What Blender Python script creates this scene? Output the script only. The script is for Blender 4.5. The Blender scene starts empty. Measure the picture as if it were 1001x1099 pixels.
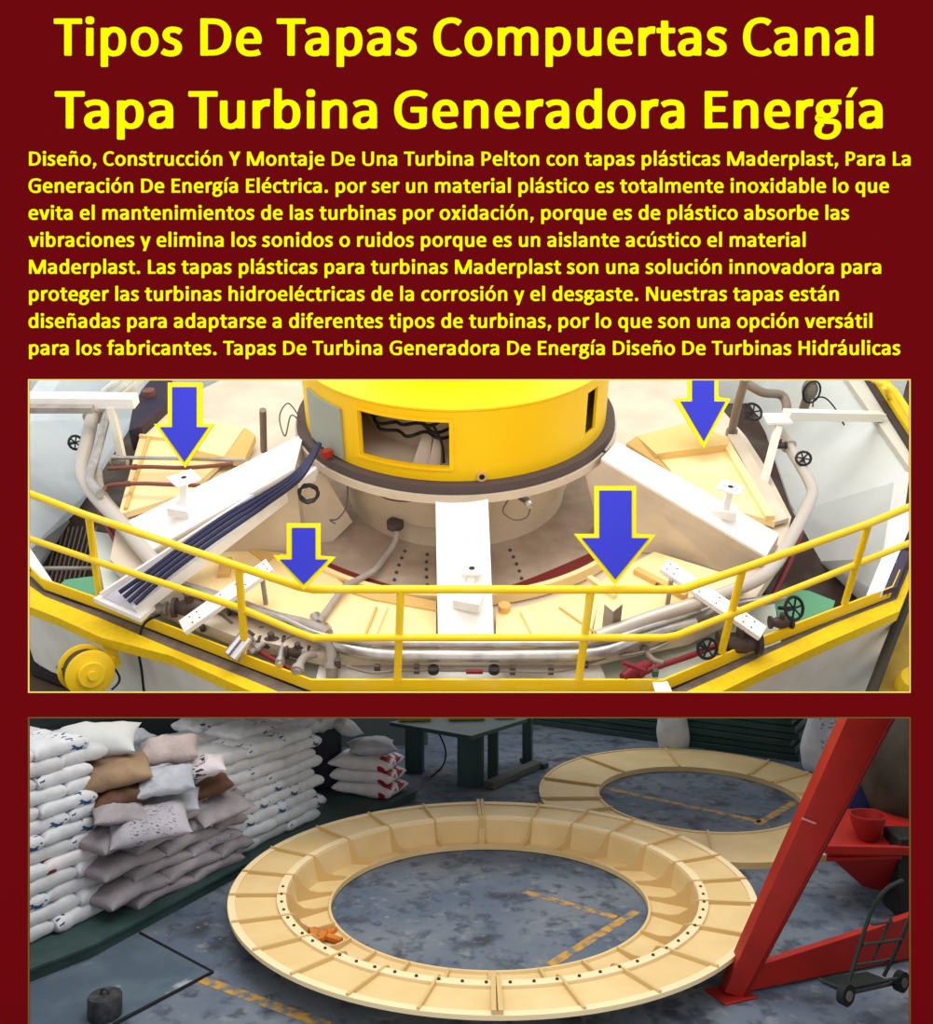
import bpy, math, random
from mathutils import Matrix, Vector, noise
S = bpy.context.scene
COL = S.collection
PI = math.pi
# ------------------------------------------------------------------ camera (level, 3.3 m up)
F = 968.0; CX = 500.5; CY = 549.5
CAMZ = 3.3
cam = bpy.data.cameras.new('camera'); camo = bpy.data.objects.new('camera', cam); COL.objects.link(camo)
cam.sensor_fit = 'HORIZONTAL'; cam.sensor_width = 36.0; cam.lens = 36.0 * F / 1001.0
cam.clip_end = 200
camo.location = (0, 0, CAMZ); camo.rotation_euler = (PI/2, 0, 0)
S.camera = camo
S.view_settings.view_transform = 'Standard'; S.view_settings.look = 'None'
S.view_settings.exposure = 0; S.view_settings.gamma = 1
S.view_settings.use_curve_mapping = False
# ------------------------------------------------------------------ two halls: the turbine hall is a raked model stage
TA = math.radians(31.6); cT, sT = math.cos(TA), math.sin(TA); HC = 4.6
MA = Matrix.Translation((0, 0, CAMZ)) @ Matrix(((1,0,0,0),(0,cT,-sT,0),(0,sT,cT,0),(0,0,0,1))) @ Matrix.Translation((0,0,-HC))
def A(px, py, z=0.0):
    dx = (px-CX)/F; dz = -(py-CY)/F
    yl = cT + dz*sT; zl = -sT + dz*cT
    t = (z-HC)/zl
    return Vector((dx*t, yl*t, z))
def zat(x, y, py):
    r = -(py-CY)/F
    return HC + y*(r*cT-sT)/(cT+r*sT)
def drop(P, py):
    return Vector((P.x, P.y, zat(P.x, P.y, py)))
def B(px, py, z=0.0):
    t = (z-CAMZ)/(-(py-CY)/F)
    return Vector(((px-CX)/F*t, t, z))
def BY(px, py, Y):
    return Vector(((px-CX)/F*Y, Y, CAMZ-(py-CY)/F*Y))
# ------------------------------------------------------------------ materials
def lin(c):
    return tuple(((v/255)/12.92 if v/255 <= .04045 else ((v/255+.055)/1.055)**2.4) for v in c)
MATS = {}
def mat(name, rgb, rough=.7, metal=0.0, rgb2=None, scale=6.0, bump=0.0, bscale=30.0, lo=.4, hi=.65, spec=.3, detail=5.0):
    if name in MATS: return MATS[name]
    m = bpy.data.materials.new(name); m.use_nodes = True; MATS[name] = m
    nt = m.node_tree; b = nt.nodes['Principled BSDF']
    c = lin(rgb)
    b.inputs['Base Color'].default_value = (*c, 1); b.inputs['Roughness'].default_value = rough
    b.inputs['Metallic'].default_value = metal; b.inputs['Specular IOR Level'].default_value = spec
    if rgb2 or bump:
        tc = nt.nodes.new('ShaderNodeTexCoord')
    if rgb2:
        n = nt.nodes.new('ShaderNodeTexNoise'); n.inputs['Scale'].default_value = scale; n.inputs['Detail'].default_value = detail
        nt.links.new(tc.outputs['Object'], n.inputs['Vector'])
        r = nt.nodes.new('ShaderNodeValToRGB'); r.color_ramp.elements[0].position = lo; r.color_ramp.elements[1].position = hi
        r.color_ramp.elements[0].color = (*c, 1); r.color_ramp.elements[1].color = (*lin(rgb2), 1)
        nt.links.new(n.outputs['Fac'], r.inputs['Fac']); nt.links.new(r.outputs['Color'], b.inputs['Base Color'])
    if bump:
        n2 = nt.nodes.new('ShaderNodeTexNoise'); n2.inputs['Scale'].default_value = bscale; n2.inputs['Detail'].default_value = 4
        nt.links.new(tc.outputs['Object'], n2.inputs['Vector'])
        bp = nt.nodes.new('ShaderNodeBump'); bp.inputs['Strength'].default_value = bump; bp.inputs['Distance'].default_value = .02
        nt.links.new(n2.outputs['Fac'], bp.inputs['Height']); nt.links.new(bp.outputs['Normal'], b.inputs['Normal'])
    return m
# ------------------------------------------------------------------ mesh collecting
class MB:
    def __init__(s): s.v = []; s.f = []
    def add(s, vs, fs):
        k = len(s.v); s.v += [Vector(v) for v in vs]; s.f += [tuple(i+k for i in f) for f in fs]; return s
    def box(s, c, d, rz=0, R=None):
        c = Vector(c); M = R or Matrix.Rotation(rz, 3, 'Z')
        vs = [c + M @ Vector((x*d[0]/2, y*d[1]/2, z*d[2]/2)) for x in (-1,1) for y in (-1,1) for z in (-1,1)]
        return s.add(vs, [(0,1,3,2),(4,6,7,5),(0,4,5,1),(2,3,7,6),(0,2,6,4),(1,5,7,3)])
    def prism(s, pts, off):
        n = len(pts); pts = [Vector(p) for p in pts]; off = Vector(off)
        vs = pts + [p+off for p in pts]
        return s.add(vs, [tuple(range(n)), tuple(range(2*n-1, n-1, -1))] + [(i, i+n, (i+1) % n+n, (i+1) % n) for i in range(n)])
    def loft(s, loops, closed=True, cap=False):
        n = len(loops[0]); k = len(s.v)
        for l in loops: s.v += [Vector(p) for p in l]
        for j in range(len(loops)-1):
            for i in range(n if closed else n-1):
                a = k+j*n+i; b = k+j*n+(i+1) % n
                s.f.append((a, b, b+n, a+n))
        if cap:
            s.f.append(tuple(range(k+n-1, k-1, -1))); e = k+(len(loops)-1)*n; s.f.append(tuple(range(e, e+n)))
        return s
    def beam(s, a, b, w, h, up=(0,0,1)):
        a, b = Vector(a), Vector(b); d = (b-a).normalized(); u = Vector(up)
        sd = d.cross(u).normalized(); u2 = sd.cross(d).normalized()
        q = [sd*w/2+u2*h/2, -sd*w/2+u2*h/2, -sd*w/2-u2*h/2, sd*w/2-u2*h/2]
        return s.loft([[a+o for o in q], [b+o for o in q]], cap=True)
    def tube(s, pts, r, seg=10, smooth=0, closed=False):
        pts = [Vector(p) for p in pts]
        if smooth and len(pts) > 2: pts = crv(pts, smooth, closed)
        n = len(pts); loops = []
        ref = None
        for i in range(n):
            if closed: d = pts[(i+1) % n]-pts[i-1]
            else: d = pts[min(i+1, n-1)]-pts[max(i-1, 0)]
            d.normalize()
            if ref is None:
                ref = d.orthogonal().normalized()
            ref = (ref - d*ref.dot(d)).normalized(); u = d.cross(ref)
            rr = r[i] if isinstance(r, list) else r
            loops.append([pts[i]+(ref*math.cos(2*PI*k/seg)+u*math.sin(2*PI*k/seg))*rr for k in range(seg)])
        if closed: loops.append(loops[0])
        return s.loft(loops, cap=not closed)
    def cyl(s, c, r, h, seg=24, axis=(0,0,1), r2=None):
        c = Vector(c); a = Vector(axis).normalized()
        return s.tubes2(c, c+a*h, r, r if r2 is None else r2, seg)
    def tubes2(s, a, b, r1, r2, seg):
        d = (b-a).normalized(); e = d.orthogonal().normalized(); u = d.cross(e)
        return s.loft([[p+(e*math.cos(2*PI*k/seg)+u*math.sin(2*PI*k/seg))*r for k in range(seg)] for p, r in ((a, r1), (b, r2))], cap=True)
def crv(pts, k, closed=False):
    out = []; n = len(pts)
    for i in range(n if closed else n-1):
        g = (lambda j: pts[j % n]) if closed else (lambda j: pts[max(0, min(n-1, j))])
        p0, p1, p2, p3 = g(i-1), g(i), g(i+1), g(i+2)
        for t in range(k):
            u = t/k
            out.append(.5*((2*p1)+(p2-p0)*u+(2*p0-5*p1+4*p2-p3)*u*u+(3*p1-p0-3*p2+p3)*u**3))
    if not closed: out.append(pts[-1])
    return out
def mesh(name, mb, m, origin, ang=35):
    me = bpy.data.meshes.new(name)
    me.from_pydata([tuple(v-origin) for v in mb.v], [], mb.f)
    me.materials.append(m); me.validate(); me.update()
    for p in me.polygons: p.use_smooth = True
    me.set_sharp_from_angle(angle=math.radians(ang))
    return me
class Thing:
    """one thing: a root (mesh or Empty at its base) with parts; space 'A' is the raked turbine stage, 'B' the warehouse"""
    def __init__(s, name, label, cat, space='B', group=None, kind=None):
        s.name, s.label, s.cat, s.space, s.group, s.kind = name, label, cat, space, group, kind
        s.body = None; s.parts = []
    def main(s, mb, m, ang=35): s.body = (mb, m, ang); return s
    def part(s, name, mb, m, label=None, parent=None, ang=35, kind=None):
        s.parts.append((name, mb, m, label, parent, ang, kind)); return len(s.parts)-1
    def done(s, bevel=0):
        vs = []
        for mb in ([s.body[0]] if s.body else []) + [p[1] for p in s.parts]: vs += mb.v
        lo = Vector([min(v[i] for v in vs) for i in range(3)]); hi = Vector([max(v[i] for v in vs) for i in range(3)])
        org = Vector(((lo.x+hi.x)/2, (lo.y+hi.y)/2, lo.z))
        root = bpy.data.objects.new(s.name, mesh(s.name, s.body[0], s.body[1], org, s.body[2]) if s.body else None)
        COL.objects.link(root)
        M = (MA if s.space == 'A' else Matrix.Identity(4)) @ Matrix.Translation(org)
        root.matrix_world = M
        if s.kind: root['kind'] = s.kind
        if s.kind != 'structure':
            root['label'] = s.label; root['category'] = s.cat
        elif s.label: root['label'] = s.label
        if s.group: root['group'] = s.group
        objs = []
        for (n, mb, m, lab, par, ang, kind) in s.parts:
            o = bpy.data.objects.new(n, mesh(n, mb, m, org, ang)); COL.objects.link(o)
            o.parent = root if par is None else objs[par]
            if lab: o['label'] = lab
            if kind: o['kind'] = kind
            objs.append(o)
        if bevel:
            for o in [root]+objs:
                if o.type == 'MESH':
                    b = o.modifiers.new('bevel', 'BEVEL'); b.width = bevel; b.segments = 2; b.limit_method = 'ANGLE'
        return root
def simple(name, label, cat, mb, m, space='B', group=None, kind=None, ang=35, bevel=0):
    return Thing(name, label, cat, space, group, kind).main(mb, m, ang).done(bevel)
ORD = ['bottom', 'second', 'third', 'fourth', 'fifth', 'sixth', 'seventh', 'eighth', 'ninth', 'tenth', 'eleventh', 'twelfth', 'thirteenth', 'fourteenth', 'fifteenth', 'sixteenth']
# ------------------------------------------------------------------ light: an even bright sky
w = bpy.data.worlds.new('world'); S.world = w; w.use_nodes = True
bg = w.node_tree.nodes['Background']; bg.inputs[0].default_value = (1, 1, 1, 1); bg.inputs[1].default_value = 1.05
# ================================================================== THE BOARD
YB = 5.2
def bp(px, py, dy=0): return Vector(((px-CX)/F*YB, YB+dy, CAMZ-(py-CY)/F*YB))
maroon = mat('maroon_board', (107, 9, 15), .9, spec=.0)
yellowtxt = mat('yellow_lettering', (255, 255, 0), .9, spec=.0)
def rect(mb, x0, y0, x1, y1, d0=0, d1=.02):
    return mb.prism([bp(x0, y0, d0), bp(x1, y0, d0), bp(x1, y1, d0), bp(x0, y1, d0)], (0, d1-d0, 0))
AX0, AY0, AX1, AY1 = 30.3, 407, 976.8, 743.5
BX0, BY0, BX1 = 30.3, 769.5, 976.8
floor_py = CY + CAMZ*F/YB
W = dict(zip("abcdefghijklmnopqrstuvwxyz", [494,537,418,537,503,316,474,537,246,255,480,246,813,537,538,537,537,355,399,347,537,473,745,459,474,397]))
W.update(dict(zip("ABCDEFGHIJKLMNOPQRSTUVWXYZ", [606,561,529,630,488,459,637,631,267,331,547,423,874,659,676,532,686,563,473,495,653,591,906,551,520,478])))
W.update({' ':226, '.':267, ',':258, 'á':494, 'é':503, 'í':246, 'ó':538, 'ú':537, 'ñ':537})
def bez(path):
    t = path.split(); i = 0; pts = []
    while i < len(t):
        c = t[i]
        if c in 'ML': pts.append((float(t[i+1]), float(t[i+2]))); i += 3
        else:
            p0 = pts[-1]; q = [(float(t[i+1+2*k]), float(t[i+2+2*k])) for k in range(3)]; i += 7
            for k in range(1, 9):
                u = k/8; a = (1-u)**3; b = 3*u*(1-u)**2; c2 = 3*u*u*(1-u); d = u**3
                pts.append((a*p0[0]+b*q[0][0]+c2*q[1][0]+d*q[2][0], a*p0[1]+b*q[0][1]+c2*q[1][1]+d*q[2][1]))
    return pts
V0, V1 = 123.0, 91.0
def stroke(path, vx=V0, vy=V1):
    """a pen stroke: thick verticals, thinner horizontals, softly cornered square ends"""
    p = bez(path); n = len(p); ch = 12.0
    def unit(a, b):
        dx, dy = b[0]-a[0], b[1]-a[1]; l = math.hypot(dx, dy) or 1; return dx/l, dy/l
    d0 = unit(p[0], p[1]); d1 = unit(p[-2], p[-1])
    p = [p[0], (p[0][0]+d0[0]*ch, p[0][1]+d0[1]*ch)] + p[1:-1] + [(p[-1][0]-d1[0]*ch, p[-1][1]-d1[1]*ch), p[-1]]
    n = len(p); L = []; R = []
    for i in range(n):
        d = unit(p[max(0, i-1)], p[min(n-1, i+1)])
        nx, ny = -d[1], d[0]
        h = math.hypot(vx*nx, vy*ny)/2
        if i in (0, n-1): h -= ch
        L.append((p[i][0]+nx*h, p[i][1]+ny*h)); R.append((p[i][0]-nx*h, p[i][1]-ny*h))
    return [(L[i], L[i+1], R[i+1], R[i]) for i in range(n-1)]
def ell(cx, cy, rx, ry, vx=V0, vy=V1, e=.93):
    n = 36; out = []
    def pt(a, RX, RY):
        c, s = math.cos(a), math.sin(a)
        return (cx+RX*math.copysign(abs(c)**e, c), cy+RY*math.copysign(abs(s)**e, s))
    for i in range(n):
        a, b = 2*PI*i/n, 2*PI*(i+1)/n
        out.append((pt(a, rx+vx/2, ry+vy/2), pt(b, rx+vx/2, ry+vy/2), pt(b, rx-vx/2, ry-vy/2), pt(a, rx-vx/2, ry-vy/2)))
    return out
def dot(cx, cy, rx=73, ry=65, e=.72):
    n = 20
    return [tuple((cx+rx*math.copysign(abs(math.cos(2*PI*i/n))**e, math.cos(2*PI*i/n)), cy+ry*math.copysign(abs(math.sin(2*PI*i/n))**e, math.sin(2*PI*i/n))) for i in range(n))]
def dia(x0, y0, x1, y1, w): return [((x0-w/2, y0), (x0+w/2, y0), (x1+w/2, y1), (x1-w/2, y1))]
def vst(x, y0, y1, w=V0): return stroke('M %g %g L %g %g' % (x, y0, x, y1), w)
def hst(x0, x1, y, w=V1): return stroke('M %g %g L %g %g' % (x0, y, x1, y), V0, w)
def mir(qs, adv): return [tuple((adv-x, y) for x, y in q) for q in qs]
bowl = stroke('M 135 335 C 185 405 230 437 285 437 C 385 437 429 360 429 238 C 429 100 375 33 282 33 C 225 33 180 60 135 125')
arch = stroke('M 130 330 C 185 405 235 437 290 437 C 370 437 409 390 409 310 L 409 0')
aa = stroke('M 55 388 C 105 424 160 437 212 437 C 320 437 363 395 363 300 L 363 0') + stroke('M 345 250 L 250 248 C 145 243 92 205 92 135 C 92 70 130 33 195 33 C 260 33 310 65 350 120', 125, 90)
ee = stroke('M 408 225 L 408 240 C 408 380 350 437 258 437 C 155 437 98 355 98 232 C 98 90 165 33 280 33 C 340 33 390 42 436 66') + hst(70, 462, 238, 78)
oo = ell(269, 234, 172, 203)
nn = vst(124, 0, 465) + arch
uu = stroke('M 127 465 L 127 165 C 127 75 165 33 240 33 C 300 33 350 65 400 135') + vst(409, 0, 465)
def acute(c): return [((c-55, 522), (c+30, 522), (c+137, 684), (c+35, 684))]
G = {
 'i': vst(123, 0, 465)+dot(123, 592), 'l': vst(123, 0, 670), 'T': vst(247, 0, 600)+hst(8, 487, 577),
 'n': nn, 'm': vst(124, 0, 465)+stroke('M 130 330 C 180 405 225 437 280 437 C 360 437 405 390 405 310 L 405 0')+stroke('M 410 330 C 460 405 510 437 562 437 C 640 437 687 390 687 310 L 687 0'),
 'r': vst(124, 0, 465)+stroke('M 130 315 C 180 405 240 443 346 425', 130, 120), 'u': uu, 'o': oo,
 'c': stroke('M 385 392 C 345 427 305 437 272 437 C 160 437 98 360 98 232 C 98 105 160 33 262 33 C 310 33 350 47 388 82'),
 'e': ee, 'a': aa,
 's': stroke('M 342 393 C 290 428 250 437 205 437 C 135 437 92 400 92 345 C 92 285 150 262 205 240 C 265 215 300 190 300 130 C 300 70 250 33 175 33 C 120 33 70 48 28 80', 122, 97),
 'p': vst(123, -188, 465)+bowl, 'b': vst(123, 0, 670)+bowl, 'd': mir(vst(123, 0, 670)+bowl, 537), 'q': mir(vst(123, -188, 465)+bowl, 537),
 't': stroke('M 150 585 L 150 155 C 150 75 185 33 245 33 C 275 33 300 38 328 50')+hst(12, 328, 420, 88),
 'f': stroke('M 318 618 C 285 632 265 634 245 632 C 170 628 148 590 148 520 L 148 0')+hst(12, 295, 420, 88),
 'g': ell(222, 322, 128, 116, 118, 85)+hst(235, 458, 440, 84)+stroke('M 130 235 C 60 200 60 140 135 125 L 300 115 C 385 110 397 55 397 18 C 397 -75 320 -146 215 -146 C 110 -146 68 -100 68 -40 C 68 15 95 60 150 92', 118, 86),
 'v': dia(72, 465, 222, 0, 134)+dia(401, 465, 251, 0, 134), 'x': dia(88, 465, 371, 0, 150)+dia(371, 465, 88, 0, 150),
 'y': dia(72, 465, 232, 20, 134)+dia(404, 465, 185, -188, 128), 'h': vst(124, 0, 670)+arch,
 'j': stroke('M 131 465 L 131 -55 C 131 -125 90 -146 5 -135')+dot(131, 592),
 'D': vst(130, 0, 625)+stroke('M 100 577 L 270 577 C 450 577 527 480 527 318 C 527 140 430 48 265 48 L 100 48'),
 'C': stroke('M 488 538 C 440 580 395 594 345 594 C 185 594 97 490 97 308 C 97 130 180 31 335 31 C 395 31 445 50 490 92'),
 'G': stroke('M 568 530 C 505 582 445 594 375 594 C 190 594 97 490 97 308 C 97 130 190 31 355 31 C 425 31 480 45 545 82')+vst(517, 62, 356)+hst(308, 582, 312),
 'E': vst(130, 0, 625)+hst(90, 450, 577)+hst(90, 412, 325)+hst(90, 450, 48),
 'P': vst(130, 0, 625)+stroke('M 100 577 L 250 577 C 375 577 428 520 428 422 C 428 310 350 255 240 255 L 100 255'),
 'L': vst(130, 0, 625)+hst(90, 410, 48), 'H': vst(130, 0, 625)+vst(501, 0, 625)+hst(90, 540, 328),
 'M': vst(122, 0, 625, 112)+vst(752, 0, 625, 112)+dia(150, 625, 415, 0, 150)+dia(724, 625, 459, 0, 150),
 'N': vst(122, 0, 625, 112)+vst(537, 0, 625, 112)+dia(148, 625, 512, 0, 150),
 'U': stroke('M 128 625 L 128 220 C 128 90 200 33 326 33 C 455 33 525 90 525 220 L 525 625'),
 'Y': dia(78, 625, 262, 230, 142)+dia(446, 625, 262, 230, 142)+vst(262, 0, 290),
 '.': dot(133, 62, 72, 70), ',': dot(138, 62, 70, 70)+[((110, 40), (205, 60), (110, -130), (55, -120))],
 'á': aa+acute(222), 'é': ee+acute(258), 'í': vst(123, 0, 465)+acute(123), 'ó': oo+acute(269), 'ú': uu+acute(269),
 'ñ': nn+stroke('M 145 552 C 175 640 225 625 265 597 C 305 570 350 560 388 632', 75, 78),
}
INK = {}
for ch, qs in G.items():
    xs = [p[0] for q in qs for p in q]; INK[ch] = (min(xs), max(xs))
KERN = {'Ta': -45, 'Ti': 0, 'Tu': -35, 'La': 0}
def textmesh(mb, txt, x0, x1, base, em):
    """set txt so that its ink runs from x0 to x1 along the baseline"""
    pos = []; x = 0
    for i, ch in enumerate(txt):
        pos.append(x); x += W[ch] + KERN.get(txt[i:i+2], 0)
    a = pos[0]+INK[txt[0]][0]; b = pos[-1]+INK[txt[-1]][1]
    k = em/1000.0; sx = (x1-x0)/(b-a)
    for ch, p in zip(txt, pos):
        if ch == ' ': continue
        for qi, q in enumerate(G[ch]):
            dd = -.004-qi*3e-5
            pts = [bp(x0+(p+u-a)*sx, base-v*k, dd) for u, v in q]
            ar = sum((q[j][0]*q[(j+1) % len(q)][1]-q[(j+1) % len(q)][0]*q[j][1]) for j in range(len(q)))
            if ar > 0: pts.reverse()
            mb.prism(pts, (0, .003, 0))
board = MB()
rect(board, -420, -160, 1421, AY0)
rect(board, -420, AY0, AX0, floor_py); rect(board, AX1, AY0, 1421, floor_py)
rect(board, AX0, AY1, AX1, BY0)
tb = Thing('advertising_board', 'dark red board with yellow Spanish lettering and two wide picture openings', 'board')
tb.main(board, maroon)
mb = MB()
for wd, a, b in (('Tipos', 58, 195.6), ('De', 215.2, 281), ('Tapas', 297, 447.2), ('Compuertas', 465, 779.5), ('Canal', 797, 936.5)): textmesh(mb, wd, a, b, 60, 64)
tb.part('headline_text', mb, yellowtxt, 'large yellow upper headline beginning with Tipos De Tapas')
mb = MB()
for wd, a, b in (('Tapa', 59, 186), ('Turbina', 202.3, 404.5), ('Generadora', 423, 734), ('Energía', 756, 946.5)): textmesh(mb, wd, a, b, 138, 64)
tb.part('headline_text', mb, yellowtxt, 'large yellow lower headline ending in Energía')
LN = [("Diseño, Construcción Y Montaje De Una Turbina Pelton con tapas plásticas Maderplast, Para La", 31.5, 976.5),
 ("Generación De Energía Eléctrica. por ser un material plástico es totalmente inoxidable lo que", 31, 953.5),
 ("evita el mantenimientos de las turbinas por oxidación, porque es de plástico absorbe las", 31, 910.5),
 ("vibraciones y elimina los sonidos o ruidos porque es un aislante acústico el material", 31, 864),
 ("Maderplast. Las tapas plásticas para turbinas Maderplast son una solución innovadora para", 31.5, 945),
 ("proteger las turbinas hidroeléctricas de la corrosión y el desgaste. Nuestras tapas están", 31.5, 899.5),
 ("diseñadas para adaptarse a diferentes tipos de turbinas, por lo que son una opción versátil", 31, 935.5),
 ("para los fabricantes. Tapas De Turbina Generadora De Energía Diseño De Turbinas Hidráulicas", 31.5, 965.5)]
for k, (t, a, b) in enumerate(LN):
    mb = MB(); textmesh(mb, t, a, b, 178+29*k, 24)
    tb.part('paragraph_text', mb, yellowtxt)
def frame(x0, y0, x1, y1, bottom=True, t=1.3):
    mb = MB(); rect(mb, x0, y0, x1, y0+t, -.003, .0); rect(mb, x0, y0+t, x0+t, y1, -.003, .0); rect(mb, x1-t, y0+t, x1, y1, -.003, .0)
    if bottom: rect(mb, x0+t, y1-t, x1-t, y1, -.003, .0)
    return mb
tb.part('picture_border', frame(AX0, AY0, AX1, AY1), mat('pale_yellow_border', (240, 225, 110), .8), 'thin pale yellow border of upper opening')
tb.part('picture_border', frame(BX0, BY0, BX1, floor_py, False), mat('olive_border', (105, 85, 15), .8), 'thin olive border of lower opening')
tb.done()
# ================================================================== THE WAREHOUSE (lower opening)
concrete = mat('worn_blue_concrete', (84, 97, 114), .85, rgb2=(116, 123, 130), scale=1.1, bump=.25, bscale=9, lo=.38, hi=.72, detail=9)
def speckle(m, rgb, scale, lo, hi, big=1.2):
    nt = m.node_tree; b = nt.nodes['Principled BSDF']; src = b.inputs['Base Color'].links[0].from_socket if b.inputs['Base Color'].links else None
    tc = nt.nodes.new('ShaderNodeTexCoord'); n = nt.nodes.new('ShaderNodeTexNoise'); n.inputs['Scale'].default_value = scale; n.inputs['Detail'].default_value = 6
    nt.links.new(tc.outputs['Object'], n.inputs['Vector'])
    r = nt.nodes.new('ShaderNodeMapRange'); r.inputs[1].default_value = lo; r.inputs[2].default_value = hi
    nt.links.new(n.outputs['Fac'], r.inputs[0])
    mx = nt.nodes.new('ShaderNodeMix'); mx.data_type = 'RGBA'
    nt.links.new(r.outputs[0], mx.inputs[0])
    if src: nt.links.new(src, mx.inputs[6])
    else: mx.inputs[6].default_value = b.inputs['Base Color'].default_value
    mx.inputs[7].default_value = (*lin(rgb), 1); nt.links.new(mx.outputs[2], b.inputs['Base Color'])
speckle(concrete, (58, 62, 72), 2.6, .56, .68)
speckle(concrete, (68, 76, 90), 8, .52, .66)
speckle(concrete, (126, 128, 130), 9, .58, .76)
speckle(concrete, (160, 162, 164), 16, .70, .76)
fl = MB().prism([(-9, 4.9, -.05), (9, 4.9, -.05), (9, 24, -.05), (-9, 24, -.05)], (0, 0, .05))
simple('floor', None, None, fl, concrete, kind='structure')
bw = MB().prism([(-9, 19, 0), (9, 19, 0), (9, 19.2, 0), (-9, 19.2, 0)], (0, 0, 3))
simple('wall_back', None, None, bw, mat('grey_wall', (120, 124, 122), .9), kind='structure')
# floor paint
ypaint = mat('worn_yellow_paint', (188, 144, 62), .8, rgb2=(104, 108, 110), scale=12, lo=.42, hi=.6, detail=9)
def stripe(pts, wd, lab):
    mb = MB(); P = [B(*p) for p in pts]
    for a, b in zip(P, P[1:]):
        d = (b-a).normalized(); n = Vector((-d.y, d.x, 0))*wd/2
        mb.prism([a+n, a-n, b-n, b+n], (0, 0, .003))
    simple('floor_line', lab, 'floor marking', mb, ypaint)
stripe([(562, 957), (661, 985)], .075, 'worn yellow line on the floor inside the large cream ring, running to the right')
stripe([(683, 978), (590, 1036)], .08, 'worn yellow line on the floor inside the large cream ring, running to the near edge')
stripe([(205, 1047), (352, 1101)], .085, 'yellow line on the floor between the dark mat and the large cream ring')
stripe([(648, 846), (816, 882)], .09, 'long worn yellow line on the floor inside the small far cream ring')
stripe([(858, 858), (812, 885)], .09, 'short yellow line at the right inside the small far cream ring')
# low green platform under the sacks
gpal = mat('dark_green_steel', (38, 62, 60), .6, rgb2=(52, 72, 70), scale=4)
def boxpoly(P, z0, z1): 
    return [Vector((p.x, p.y, z0)) for p in P], (0, 0, z1-z0)
f0, f1, f2, f3 = B(22, 1058, 0), B(100, 1027, 0), B(256, 941, 0), B(446, 858, 0)
nrm = Vector((-.88, .475, 0))
platf = MB()
for i, (a, b) in enumerate(((f0, f1), (f1, f2), (f2, f3))):
    platf.prism([Vector((a.x, a.y, .0)), Vector((b.x, b.y, .0)), b+nrm*3.0, a+nrm*3.0], (0, 0, .10))
    platf.prism([a+Vector((.025, -.014, .085)), b+Vector((.025, -.014, .085)), b+nrm*.1+Vector((0, 0, .085)), a+nrm*.1+Vector((0, 0, .085))], (0, 0, .02))
simple('platform', 'low dark green steel platform the sack stacks stand on', 'platform', platf, gpal)
matm = mat('slate_mat', (70, 86, 100), .8, rgb2=(82, 98, 110), scale=2.5, lo=.45, hi=.6)
speckle(matm, (150, 160, 165), 3.0, .64, .72)
q = [B(20, 1062), B(98, 1031), B(150, 1003), B(228, 1045), B(122, 1101), B(10, 1112)]
mm = MB().prism(q, (0, 0, .012))
Thing('floor_mat', 'slate grey mat with pale smudges lying on the floor in the near left corner', 'mat').main(mm, matm).part('edge', MB().tube([q[3]+Vector((0, 0, .012)), q[4]+Vector((0, 0, .012))], .012, 6), mat('black_rubber', (22, 24, 28), .7), None) 
t = Thing('floor_mat', 'slate grey mat with pale smudges lying on the floor in the near left corner', 'mat'); t.main(mm, matm)
t.part('edge_trim', MB().tube([q[2]+Vector((0, 0, .012)), q[3]+Vector((0, 0, .012)), q[4]+Vector((0, 0, .012))], .012, 6), mat('black_rubber', (22, 24, 28), .7)); t.done()
# dark weight drum on the mat
c = B(112.5, 1090, .012); t = Thing('steel_roll', 'small dark steel drum with a lifting eye standing on the slate mat', 'drum')
mb = MB(); mb.loft([[c+Vector((r*math.cos(a*PI/16), r*math.sin(a*PI/16), z)) for a in range(32)] for r, z in ((.1, 0), (.107, .012), (.107, .125), (.1, .138), (.03, .142))], cap=True)
t.main(mb, mat('dark_iron', (38, 42, 46), .55, rgb2=(60, 62, 64), scale=20))
t.part('lifting_eye', MB().tube([c+Vector((-.025, 0, .135)), c+Vector((-.02, 0, .165)), c+Vector((.0, 0, .178)), c+Vector((.02, 0, .165)), c+Vector((.025, 0, .135))], .009, 8, smooth=4), mat('dark_iron', (38, 42, 46))); t.done()
# ------------------------------------------------------------------ cream rings
cream = mat('cream_plastic', (214, 187, 132), .55, rgb2=(222, 196, 144), scale=3, bump=.08, bscale=40)
creamrib = mat('cream_rib', (205, 176, 120), .6)
band = mat('cream_band', (232, 212, 168), .6)
dark = mat('dark_bolt', (60, 45, 28), .6)
def el(c, rx, ry, z, a): return Vector((c[0]+rx*math.cos(a), c[1]+ry*math.sin(a), z))
def ang(P, c, rx, ry): return math.atan2((P.y-c[1])/ry, (P.x-c[0])/rx)
NS = 160
def loops(prof):
    return [[el((cx, cy), rx, ry, z, 2*PI*i/NS) for i in range(NS)] for (cx, cy, rx, ry, z) in prof]
CXR = .205
O = (CXR, 7.47, 2.113, 2.01); M_ = (CXR+.0, 7.41, 1.655, 1.55); I_ = (.19, 7.59, 1.318, 1.203)
zt, zs = .24, .035
def pr(E, d, z): return (E[0], E[1], E[2]+d, E[3]+d, z)
def P3(E, d, z, a): return el((E[0], E[1]), E[2]+d, E[3]+d, z, a)
ring = MB(); L = loops([pr(O, 0, zt-.015), pr(O, 0, zt+.01), pr(O, -.03, zt+.01), pr(O, -.03, zt), pr(M_, 0, zt), pr(M_, -.03, zs), pr(I_, .03, zs), pr(I_, .02, zs+.02), pr(I_, 0, zs+.02), pr(I_, 0, .01), pr(I_, .05, 0.01), pr(M_, .0, 0.01), pr(M_, .03, zt-.015), pr(O, 0, zt-.015)])
ring.loft(L)
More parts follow.
